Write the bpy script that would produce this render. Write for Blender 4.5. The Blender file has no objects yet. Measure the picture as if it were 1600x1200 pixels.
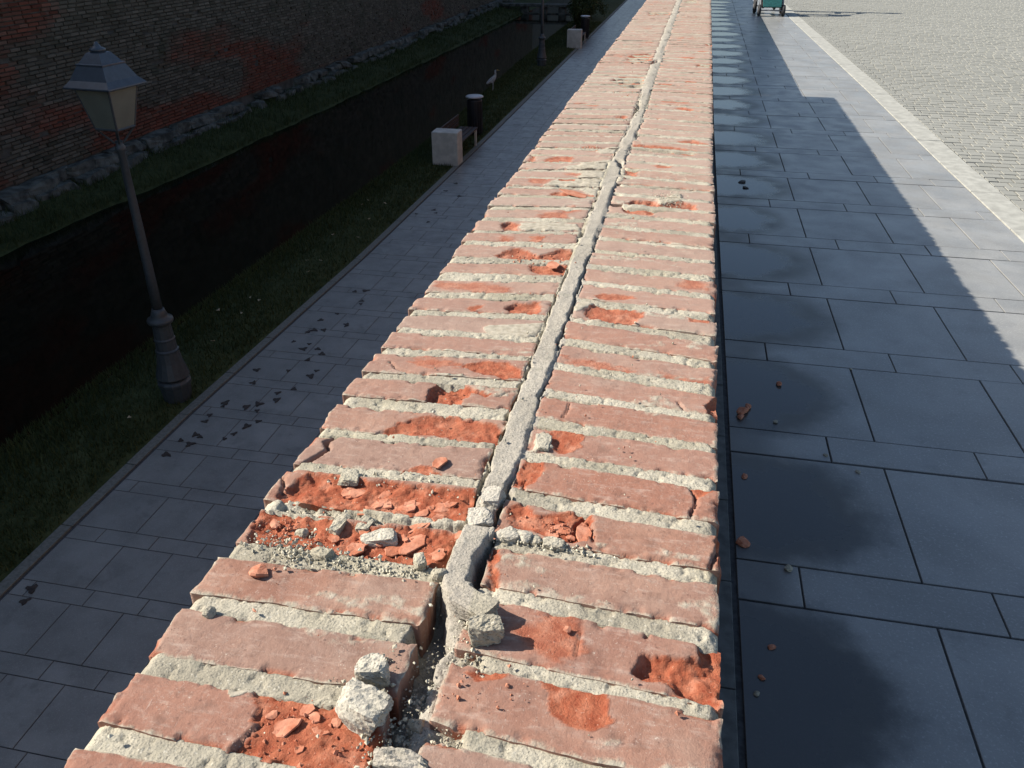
import bpy, bmesh, math, random
import numpy as np
from mathutils import Vector, Matrix, Euler

# ------------------------------------------------------------------ camera, sky, sun, exposure
scene = bpy.context.scene
col = scene.collection
R = math.radians
# world: X across the parapet (right +), Y along the parapet (away +), Z = 0 at the parapet top
cam_d = bpy.data.cameras.new('camera')
cam_d.sensor_width = 36.0
cam_d.lens = 28.91
cam_d.clip_start = 0.02
cam_d.clip_end = 600.0
cam = bpy.data.objects.new('camera', cam_d)
col.objects.link(cam)
cr, cd, cg = (0.97882, 0.101019, -0.178064), (0.204723, -0.482988, 0.851358), (0.0, 0.86978, 0.493439)
cam.matrix_world = Matrix(((cr[0], -cr[1], -cr[2], 0.0), (cd[0], -cd[1], -cd[2], 0.0),
                           (-cg[0], cg[1], cg[2], 0.62), (0, 0, 0, 1)))
scene.camera = cam

SUN_EL = 36.0
world = bpy.data.worlds.new('World')
scene.world = world
world.use_nodes = True
wn = world.node_tree
wn.nodes.clear()
sky = wn.nodes.new('ShaderNodeTexSky')
sky.sky_type = 'NISHITA'
sky.sun_disc = False
sky.sun_elevation = R(SUN_EL)
sky.sun_rotation = R(-90.0)
sky.air_density = 1.0
sky.dust_density = 1.0
bg = wn.nodes.new('ShaderNodeBackground')
bg.inputs[1].default_value = 0.075
wo = wn.nodes.new('ShaderNodeOutputWorld')
wn.links.new(sky.outputs[0], bg.inputs[0])
wn.links.new(bg.outputs[0], wo.inputs[0])

sun_d = bpy.data.lights.new('sun', 'SUN')
sun_d.energy = 4.6
sun_d.angle = R(0.5)
sun_d.color = (1.0, 0.925, 0.82)
sun = bpy.data.objects.new('sun', sun_d)
col.objects.link(sun)
sun.rotation_euler = (0.0, -R(90.0 - SUN_EL), 0.0)

scene.view_settings.view_transform = 'Standard'
scene.view_settings.look = 'None'
scene.view_settings.gamma = 1.0
scene.view_settings.use_curve_mapping = False
scene.view_settings.exposure = 1.0
scene.cycles.max_bounces = 5
scene.cycles.diffuse_bounces = 3
scene.cycles.glossy_bounces = 3

# ------------------------------------------------------------------ helpers
rng = np.random.default_rng(7)
random.seed(7)

def hash2(ix, iy, seed):
    n = (ix * 374761393 + iy * 668265263 + seed * 1442695041) & 0xffffffff
    n = ((n ^ (n >> 13)) * 1274126177) & 0xffffffff
    return ((n ^ (n >> 16)) & 0xffff) / 65535.0

def vnoise(x, y, seed=0):
    x = np.asarray(x, float); y = np.asarray(y, float)
    ix = np.floor(x).astype(np.int64); iy = np.floor(y).astype(np.int64)
    fx = x - ix; fy = y - iy
    fx = fx * fx * (3 - 2 * fx); fy = fy * fy * (3 - 2 * fy)
    a = hash2(ix, iy, seed); b = hash2(ix + 1, iy, seed)
    c = hash2(ix, iy + 1, seed); d = hash2(ix + 1, iy + 1, seed)
    return (a * (1 - fx) + b * fx) * (1 - fy) + (c * (1 - fx) + d * fx) * fy

def fbm(x, y, seed=0, octv=4):
    s = 0.0; a = 0.5; t = 0.0
    for k in range(octv):
        s = s + a * vnoise(x, y, seed + k * 17); t += a
        x = x * 2.03 + 5.1; y = y * 2.03 + 1.7; a *= 0.5
    return s / t

def sstep(a, b, x):
    t = np.clip((x - a) / (b - a), 0, 1)
    return t * t * (3 - 2 * t)

def poly_sd(px, py, poly):
    """signed distance, positive inside"""
    P = np.array(poly); n = len(P)
    d = np.full(px.shape, 1e9); inside = np.zeros(px.shape, bool)
    for i in range(n):
        ax, ay = P[i]; bx, by = P[(i + 1) % n]
        ex, ey = bx - ax, by - ay
        wx, wy = px - ax, py - ay
        t = np.clip((wx * ex + wy * ey) / (ex * ex + ey * ey + 1e-12), 0, 1)
        d = np.minimum(d, np.hypot(wx - ex * t, wy - ey * t))
        cond = ((ay > py) != (by > py))
        xi = ax + (py - ay) / (by - ay + 1e-15) * ex
        inside ^= cond & (px < xi)
    return np.where(inside, d, -d)

def line_d(px, py, pts):
    d = np.full(px.shape, 1e9)
    for (ax, ay), (bx, by) in zip(pts[:-1], pts[1:]):
        ex, ey = bx - ax, by - ay
        t = np.clip(((px - ax) * ex + (py - ay) * ey) / (ex * ex + ey * ey + 1e-12), 0, 1)
        d = np.minimum(d, np.hypot(px - ax - ex * t, py - ay - ey * t))
    return d

def link(o, parent=None):
    col.objects.link(o)
    if parent is not None:
        o.parent = parent
    return o

def mesh_np(name, V, F, mat, parent=None, attrs=None, smooth=False):
    """V (n,3) array, F list of faces or (m,4)/(m,3) array"""
    me = bpy.data.meshes.new(name)
    V = np.asarray(V, np.float32)
    if isinstance(F, np.ndarray):
        m, k = F.shape
        me.vertices.add(len(V)); me.vertices.foreach_set('co', V.ravel())
        me.loops.add(m * k); me.loops.foreach_set('vertex_index', F.astype(np.int32).ravel())
        me.polygons.add(m)
        me.polygons.foreach_set('loop_start', np.arange(0, m * k, k, dtype=np.int32))
        me.polygons.foreach_set('loop_total', np.full(m, k, np.int32))
        me.update(calc_edges=True)
    else:
        me.from_pydata([tuple(map(float, v)) for v in V], [], F)
    me.polygons.foreach_set('use_smooth', np.full(len(me.polygons), smooth, bool))
    for an, av in (attrs or {}).items():
        a = me.attributes.new(an, 'FLOAT', 'POINT')
        a.data.foreach_set('value', np.asarray(av, np.float32))
    if mat is not None:
        me.materials.append(mat)
    return link(bpy.data.objects.new(name, me), parent)

def tag(o, label=None, cat=None, group=None, kind=None):
    if label: o['label'] = label
    if cat: o['category'] = cat
    if group: o['group'] = group
    if kind: o['kind'] = kind
    return o

def thing(name, label, cat, loc=(0, 0, 0), rz=0.0, group=None):
    o = bpy.data.objects.new(name, None)
    o.empty_display_size = 0.1
    link(o); o.location = loc; o.rotation_euler = (0, 0, rz)
    return tag(o, label, cat, group)

def from_bm(name, bm, mat, parent=None, smooth=False):
    me = bpy.data.meshes.new(name)
    bmesh.ops.recalc_face_normals(bm, faces=bm.faces[:])
    bm.to_mesh(me); bm.free()
    if smooth:
        for p in me.polygons: p.use_smooth = True
    if mat is not None:
        me.materials.append(mat)
    return link(bpy.data.objects.new(name, me), parent)

def bm_box(bm, x0, x1, y0, y1, z0, z1, bevel=0.0):
    r = bmesh.ops.create_cube(bm, size=1.0)
    for v in r['verts']:
        v.co = Vector(((x0 + x1) / 2 + v.co.x * (x1 - x0), (y0 + y1) / 2 + v.co.y * (y1 - y0), (z0 + z1) / 2 + v.co.z * (z1 - z0)))
    if bevel:
        es = list({e for v in r['verts'] for e in v.link_edges})
        bmesh.ops.bevel(bm, geom=es, offset=bevel, segments=1, affect='EDGES')
    return r

def box(name, x0, x1, y0, y1, z0, z1, mat, parent=None, bevel=0.0):
    bm = bmesh.new(); bm_box(bm, x0, x1, y0, y1, z0, z1, bevel)
    return from_bm(name, bm, mat, parent)

def lathe(name, prof, mat, parent=None, n=20, smooth=True, loc=(0, 0, 0), rot=0.0):
    V = []; F = []
    for r, z in prof:
        for k in range(n):
            a = rot + 2 * math.pi * k / n
            V.append((r * math.cos(a) + loc[0], r * math.sin(a) + loc[1], z + loc[2]))
    m = len(prof)
    for i in range(m - 1):
        for k in range(n):
            k2 = (k + 1) % n
            F.append((i * n + k, i * n + k2, (i + 1) * n + k2, (i + 1) * n + k))
    F.append(tuple(range(n))[::-1]); F.append(tuple((m - 1) * n + k for k in range(n)))
    o = mesh_np(name, V, F, mat, parent)
    if smooth:
        for p in o.data.polygons:
            p.use_smooth = len(p.vertices) == 4
    return o

def tube(bm, a, b, r0, r1=None, n=8):
    a = Vector(a); b = Vector(b); r1 = r0 if r1 is None else r1
    q = (b - a).to_track_quat('Z', 'Y')
    A = [bm.verts.new(a + q @ Vector((r0 * math.cos(2 * math.pi * k / n), r0 * math.sin(2 * math.pi * k / n), 0))) for k in range(n)]
    B = [bm.verts.new(b + q @ Vector((r1 * math.cos(2 * math.pi * k / n), r1 * math.sin(2 * math.pi * k / n), 0))) for k in range(n)]
    for k in range(n):
        bm.faces.new((A[k], A[(k + 1) % n], B[(k + 1) % n], B[k]))
    bm.faces.new(A[::-1]); bm.faces.new(B)

def boxes_np(C, S, inset=0.12, axis=0, sgn=1):
    """many blocks in one mesh: centres C, half sizes S; face on +-axis is inset a little (worn edge). open back"""
    n = len(C)
    o = [i for i in range(3) if i != axis]
    V = np.zeros((n, 8, 3))
    sg = [(-1, -1), (1, -1), (1, 1), (-1, 1)]
    for j, (p, q) in enumerate(sg):
        V[:, j, axis] = C[:, axis] - sgn * S[:, axis]
        V[:, j, o[0]] = C[:, o[0]] + p * S[:, o[0]]
        V[:, j, o[1]] = C[:, o[1]] + q * S[:, o[1]]
        V[:, j + 4, axis] = C[:, axis] + sgn * S[:, axis]
        m = np.minimum(S[:, o[0]], S[:, o[1]]) * inset
        V[:, j + 4, o[0]] = C[:, o[0]] + p * (S[:, o[0]] - m)
        V[:, j + 4, o[1]] = C[:, o[1]] + q * (S[:, o[1]] - m)
    f = np.array([(4, 5, 6, 7), (0, 1, 5, 4), (1, 2, 6, 5), (2, 3, 7, 6), (3, 0, 4, 7)])
    F = (np.arange(n)[:, None, None] * 8 + f[None]).reshape(-1, 4)
    return V.reshape(-1, 3), F

# ------------------------------------------------------------------ materials
class NT:
    def __init__(s, name):
        s.m = bpy.data.materials.new(name); s.m.use_nodes = True
        s.t = s.m.node_tree; s.t.nodes.clear()
        s.out = s.t.nodes.new('ShaderNodeOutputMaterial')
        s.b = s.t.nodes.new('ShaderNodeBsdfPrincipled')
        s.t.links.new(s.b.outputs[0], s.out.inputs[0])
        s.pos = s.t.nodes.new('ShaderNodeNewGeometry').outputs['Position']
    def set(s, inp, v):
        if hasattr(v, 'links'): s.t.links.new(v, inp)
        else: inp.default_value = v
    def n(s, typ, ins=(), out=0, **kw):
        nd = s.t.nodes.new(typ)
        for k, v in kw.items(): setattr(nd, k, v)
        for k, v in (ins.items() if isinstance(ins, dict) else enumerate(ins)):
            if v is not None: s.set(nd.inputs[k], v)
        return nd.outputs[out]
    def noise(s, scale, det=3, rough=.55, vec=None, dist=0.0):
        return s.n('ShaderNodeTexNoise', {'Vector': vec or s.pos, 'Scale': scale, 'Detail': det, 'Roughness': rough, 'Distortion': dist})
    def vor(s, scale, feat='F1', vec=None, out=0):
        return s.n('ShaderNodeTexVoronoi', {'Vector': vec or s.pos, 'Scale': scale}, out, feature=feat)
    def m2(s, op, a, b=None, c=None, clamp=False):
        return s.n('ShaderNodeMath', (a, b, c), operation=op, use_clamp=clamp)
    def ramp(s, x, a, b, lo=0.0, hi=1.0):
        return s.n('ShaderNodeMapRange', (x, a, b, lo, hi), interpolation_type='SMOOTHSTEP')
    def mix(s, f, a, b, blend='MIX'):
        nd = s.t.nodes.new('ShaderNodeMix'); nd.data_type = 'RGBA'; nd.blend_type = blend
        s.set(nd.inputs[0], f)
        for i, v in ((6, a), (7, b)):
            s.set(nd.inputs[i], v if hasattr(v, 'links') else (*v, 1.0)[:4])
        return nd.outputs[2]
    def attr(s, name):
        return s.n('ShaderNodeAttribute', out=2, attribute_name=name)
    def rnd(s):
        return s.n('ShaderNodeObjectInfo', out=5)
    def vscale(s, x, y, z):
        return s.n('ShaderNodeVectorMath', (s.pos, (x, y, z)), operation='MULTIPLY')
    def sep(s):
        nd = s.t.nodes.new('ShaderNodeSeparateXYZ'); s.t.links.new(s.pos, nd.inputs[0]); return nd.outputs
    def bump(s, h, strength=.4, dist=.002, nrm=None):
        return s.n('ShaderNodeBump', {'Strength': strength, 'Distance': dist, 'Height': h, 'Normal': nrm})
    def fin(s, colr, rough=.85, nrm=None, spec=.3, metal=0.0):
        s.set(s.b.inputs['Base Color'], colr if hasattr(colr, 'links') else (*colr, 1.0)[:4])
        s.set(s.b.inputs['Roughness'], rough); s.set(s.b.inputs['Specular IOR Level'], spec)
        s.set(s.b.inputs['Metallic'], metal)
        if nrm is not None: s.set(s.b.inputs['Normal'], nrm)
        return s.m

def simple(name, c, rough=.7, var=.25, scale=20, spec=.3, metal=0.0, bump=.15, bd=.002):
    t = NT(name)
    f = t.noise(scale, 4)
    cc = t.mix(t.ramp(f, .3, .7), tuple(x * (1 - var) for x in c), tuple(min(1, x * (1 + var)) for x in c))
    return t.fin(cc, rough, t.bump(t.noise(scale * 8, 3), bump, bd), spec, metal)

def mat_brick():
    t = NT('weathered_brick')
    rnd = t.rnd()
    sp = t.attr('spall'); du = t.attr('dust_veil'); veil = t.attr('pale')
    a = t.mix(t.ramp(t.noise(14, 4), .3, .7), (.245, .124, .087), (.338, .194, .138))
    a = t.mix(t.m2('MULTIPLY', t.ramp(rnd, 0, 1), .55), a, (.265, .140, .108))
    a = t.mix(t.ramp(rnd, .72, 1.0, 0, .5), a, (.29, .125, .080))
    a = t.mix(t.ramp(rnd, .28, 0.0, 0, .5), a, (.245, .180, .150))
    a = t.mix(t.ramp(t.noise(45, 5, .65), .5, .75, 0, .5), a, (.34, .235, .19))
    a = t.mix(t.ramp(t.noise(6, 3), .52, .72, 0, .55), a, (.275, .205, .165))
    # pale lime haze, streaks along the brick, and specks
    haze = t.ramp(t.noise(1.0, 5, .7, t.vscale(28, 90, 28)), .50, .74, 0, .5)
    a = t.mix(haze, a, (.46, .37, .31))
    a = t.mix(t.ramp(t.noise(33, 5, .7), .50, .70, 0, .55), a, (.150, .082, .062))
    a = t.mix(t.ramp(t.noise(110, 4, .7), .54, .72, 0, .5), a, (.37, .265, .21))
    spk = t.ramp(t.noise(330, 3, .7), .61, .70, 0, .55)
    clus = t.ramp(t.noise(16, 4, .65), .46, .64)
    a = t.mix(t.m2('MULTIPLY', spk, clus), a, (.60, .54, .46))
    scr = t.ramp(t.noise(1.0, 3, .6, t.vscale(260, 30, 30), .5), .68, .73, 0, .35)
    a = t.mix(scr, a, (.5, .42, .36))
    a = t.mix(t.ramp(t.noise(160, 3), .62, .75, 0, .55), a, (.12, .06, .05))
    a = t.mix(veil, a, (.39, .315, .262))  # veiling glare painted into the skin colour, stronger along the wall
    # fresh break
    o = t.mix(t.ramp(t.noise(60, 4, .6), .3, .7), (.305, .080, .040), (.42, .145, .078))
    o = t.mix(t.ramp(t.noise(30, 3), .5, .75, 0, .8), o, (.49, .235, .155))
    o = t.mix(t.ramp(t.noise(230, 3), .58, .72, 0, .6), o, (.22, .035, .018))
    o = t.mix(t.ramp(t.noise(380, 2), .68, .73, 0, .6), o, (.62, .45, .34))
    o = t.mix(t.m2('MULTIPLY', veil, .35), o, (.45, .30, .23))  # the same painted glare, weaker, on broken faces
    c = t.mix(sp, a, o)
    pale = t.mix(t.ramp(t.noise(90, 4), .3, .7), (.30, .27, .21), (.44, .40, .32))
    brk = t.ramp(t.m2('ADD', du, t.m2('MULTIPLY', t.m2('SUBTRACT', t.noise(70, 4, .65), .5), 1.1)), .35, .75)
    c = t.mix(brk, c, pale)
    h = t.m2('ADD', t.m2('MULTIPLY', t.noise(260, 5, .75), t.m2('ADD', .55, t.m2('MULTIPLY', sp, 1.2))), t.m2('MULTIPLY', brk, .5))
    return t.fin(c, .92, t.bump(h, .75, .0026), .15)

def mat_mortar(name='lime_mortar', warm=0.0, gain=1.0):
    t = NT(name)
    c = t.mix(t.ramp(t.noise(9, 4), .35, .65), (.300, .274, .212), (.440, .406, .322))
    c = t.mix(t.ramp(t.noise(4, 2), .5, .68, 0, .22), c, (.38, .35, .22))
    rx = t.m2('ABSOLUTE', t.m2('ADD', t.sep()[0], .187))
    c = t.mix(t.ramp(rx, .024, .018, 0, .55), c, (.345, .315, .28))
    if gain > 1: c = t.mix(.55, c, (.52, .49, .42))
    if warm: c = t.mix(warm, c, (.43, .38, .25))
    g = t.vor(330, 'F1')
    c = t.mix(t.ramp(t.noise(380, 3, .7), .53, .66, 0, .85), c, (.150, .143, .118))
    c = t.mix(t.ramp(t.noise(260, 2, .7), .60, .72, 0, .6), c, (.60, .57, .48))
    c = t.mix(t.ramp(t.noise(30, 4), .55, .75, 0, .55), c, (.20, .195, .155))
    h = t.m2('ADD', t.noise(340, 4, .75), t.m2('MULTIPLY', g, .5))
    return t.fin(c, .95, t.bump(h, .6, .0022), .15)

def mat_slab(name, wet=False, base=(.245, .246, .236)):
    t = NT(name)
    rnd = t.rnd()
    c = t.mix(t.ramp(t.noise(3.2, 4), .3, .7), tuple(x * .82 for x in base), tuple(x * 1.14 for x in base))
    c = t.mix(t.m2('MULTIPLY', rnd, .5), c, tuple(x * .78 for x in base))
    c = t.mix(t.ramp(t.noise(120, 3, .7), .52, .72, 0, .6), c, tuple(x * 1.7 for x in base))
    c = t.mix(t.ramp(t.noise(210, 3, .7), .58, .75, 0, .5), c, tuple(x * .5 for x in base))
    c = t.mix(t.ramp(t.noise(9, 6, .75), .52, .76, 0, .55), c, tuple(x * .55 for x in base))
    c = t.mix(t.ramp(t.noise(26, 5, .75), .60, .74, 0, .4), c, tuple(x * 1.5 for x in base))
    h = t.noise(240, 4, .7)
    rough = t.ramp(t.noise(6, 3), .3, .7, .30, .46)
    if not wet:
        c = t.mix(t.ramp(t.noise(2.3, 5, .7), .54, .70, 0, .5), c, tuple(x * .45 for x in base))
        return t.fin(c, rough, t.bump(h, .35, .0015), .5)
    X, Y, Z = t.sep()
    P = .728
    q = t.m2('DIVIDE', t.m2('SUBTRACT', Y, 2.205), P)
    k = t.m2('ROUND', q)
    loc = t.m2('MULTIPLY', t.m2('SUBTRACT', q, k), P)
    rk = t.n('ShaderNodeTexWhiteNoise', {'W': k}, 0, noise_dimensions='1D')
    ex = t.m2('DIVIDE', t.m2('SUBTRACT', X, .30), t.m2('ADD', .33, t.m2('MULTIPLY', rk, .12)))
    ey = t.m2('DIVIDE', loc, .315)
    r = t.m2('SQRT', t.m2('ADD', t.m2('MULTIPLY', ex, ex), t.m2('MULTIPLY', ey, ey)))
    r = t.m2('ADD', r, t.m2('MULTIPLY', t.m2('SUBTRACT', t.noise(6, 5, .6), .5), .65))
    rk2 = t.n('ShaderNodeTexWhiteNoise', {'W': t.m2('ADD', k, 31.7)}, 0, noise_dimensions='1D')
    r = t.m2('ADD', r, t.m2('MULTIPLY_ADD', rk2, .22, -.10))
    damp = t.ramp(r, 1.2, .80)
    film = t.ramp(r, .92, .5)
    wl = t.ramp(t.m2('ADD', X, t.m2('MULTIPLY', t.noise(4, 3), .12)), .55, .40, 0, .75)   # damp strip along the wall foot
    damp = t.m2('MAXIMUM', damp, wl)
    c = t.mix(t.m2('MULTIPLY', damp, .90), c, tuple(x * .14 for x in base))
    rough = t.m2('MULTIPLY_ADD', film, t.m2('SUBTRACT', .16, rough), rough)
    bs = t.m2('MULTIPLY_ADD', film, -.28, .35)
    nrm = t.n('ShaderNodeBump', {'Strength': bs, 'Distance': .0015, 'Height': h})
    return t.fin(c, rough, nrm, t.m2('MULTIPLY_ADD', film, .05, .6))

def mat_sett():
    t = NT('granite_sett')
    tn = t.attr('tone')
    c = t.mix(tn, (.225, .228, .203), (.27, .272, .245))
    c = t.mix(t.ramp(t.noise(120, 3, .7), .5, .75, 0, .5), c, (.34, .33, .29))
    return t.fin(c, .8, t.bump(t.noise(150, 3), .4, .003), .25)

def mat_fortress_brick():
    t = NT('old_fortress_brick')
    tn = t.attr('tone'); rd = t.attr('red')
    grey = t.mix(tn, (.058, .052, .038), (.145, .128, .10))
    red = t.mix(tn, (.105, .034, .022), (.19, .066, .042))
    c = t.mix(rd, grey, red)
    c = t.mix(t.ramp(t.noise(1.2, 5, .7), .52, .75, 0, .7), c, (.035, .045, .026))
    c = t.mix(t.ramp(t.noise(2.6, 5, .7), .60, .8, 0, .5), c, (.17, .16, .14))
    return t.fin(c, .93, t.bump(t.noise(60, 4, .7), .6, .01), .15)

def mat_brickwall(name='brick_coursing'):
    """plain brick texture for masonry too far away or out of sight"""
    t = NT(name)
    cx = t.n('ShaderNodeCombineXYZ', (t.sep()[1], t.sep()[2], 0.0))
    nd = t.t.nodes.new('ShaderNodeTexBrick')
    t.t.links.new(cx, nd.inputs['Vector'])
    nd.inputs['Color1'].default_value = (.24, .10, .07, 1); nd.inputs['Color2'].default_value = (.17, .09, .065, 1)
    nd.inputs['Mortar'].default_value = (.27, .25, .20, 1)
    nd.inputs['Scale'].default_value = 1.0; nd.inputs['Brick Width'].default_value = .27
    nd.inputs['Row Height'].default_value = .085; nd.inputs['Mortar Size'].default_value = .009
    return t.fin(nd.outputs[0], .92, t.bump(nd.outputs[1], -.6, .01), .15)

def mat_grass():
    t = NT('grass_blades')
    c = t.mix(t.attr('tone'), (.022, .035, .011), (.070, .092, .032))
    t.b.inputs['Subsurface Weight'].default_value = 0.0
    return t.fin(c, .7, None, .2)

def mat_soil():
    t = NT('turf_soil')
    c = t.mix(t.ramp(t.noise(5, 5, .7), .3, .7), (.026, .038, .014), (.060, .074, .030))
    return t.fin(c, .95, t.bump(t.noise(40, 4), .7, .02), .15)

def mat_water():
    t = NT('moat_water')
    h = t.noise(1.0, 3, .5, t.vscale(2.5, 1.2, 1))
    return t.fin((.004, .005, .003), .05, t.bump(h, .06, .02), .22)

M_brick = mat_brick(); M_mortar = mat_mortar(); M_sandy = mat_mortar('sandy_mortar', .45)
M_ridge = mat_mortar('pale_lime', 0.0, 1.3)
M_slab = mat_slab('pavement_slab', True); M_path = mat_slab('path_slab', False, (.188, .203, .192))
M_joint = simple('joint_sand', (.055, .057, .058), .95, .3, 60)
M_kerb = simple('kerb_granite', (.135, .145, .128), .8, .2, 30, bump=.3)
M_white = simple('pale_kerb_stone', (.34, .34, .305), .75, .15, 14, bump=.25)
M_sett = mat_sett(); M_fort = mat_fortress_brick(); M_bwall = mat_brickwall()
M_stone = simple('footing_stone', (.080, .086, .076), .92, .6, 4, bump=.7, bd=.01)
M_grass = mat_grass(); M_soil = mat_soil(); M_water = mat_water()
M_iron = simple('grey_painted_iron', (.042, .054, .060), .45, .15, 25, .45, bump=.1)
M_roof = simple('lantern_metal', (.042, .056, .072), .38, .12, 18, .5, bump=.08)
M_pane = simple('milky_pane', (.125, .14, .115), .3, .1, 6, .5, bump=.02)
M_conc = simple('white_concrete', (.44, .44, .39), .8, .15, 6, bump=.25)
M_wood = simple('dark_timber', (.028, .016, .013), .6, .3, 12, bump=.3)
M_black = simple('black_enamel', (.018, .018, .020), .45, .2, 12, bump=.05)
M_lid = simple('pale_lid_metal', (.40, .41, .42), .35, .1, 15, .5, bump=.05)
M_leaf = simple('dead_wet_leaf', (.036, .029, .024), .55, .4, 60, bump=.2)

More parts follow.
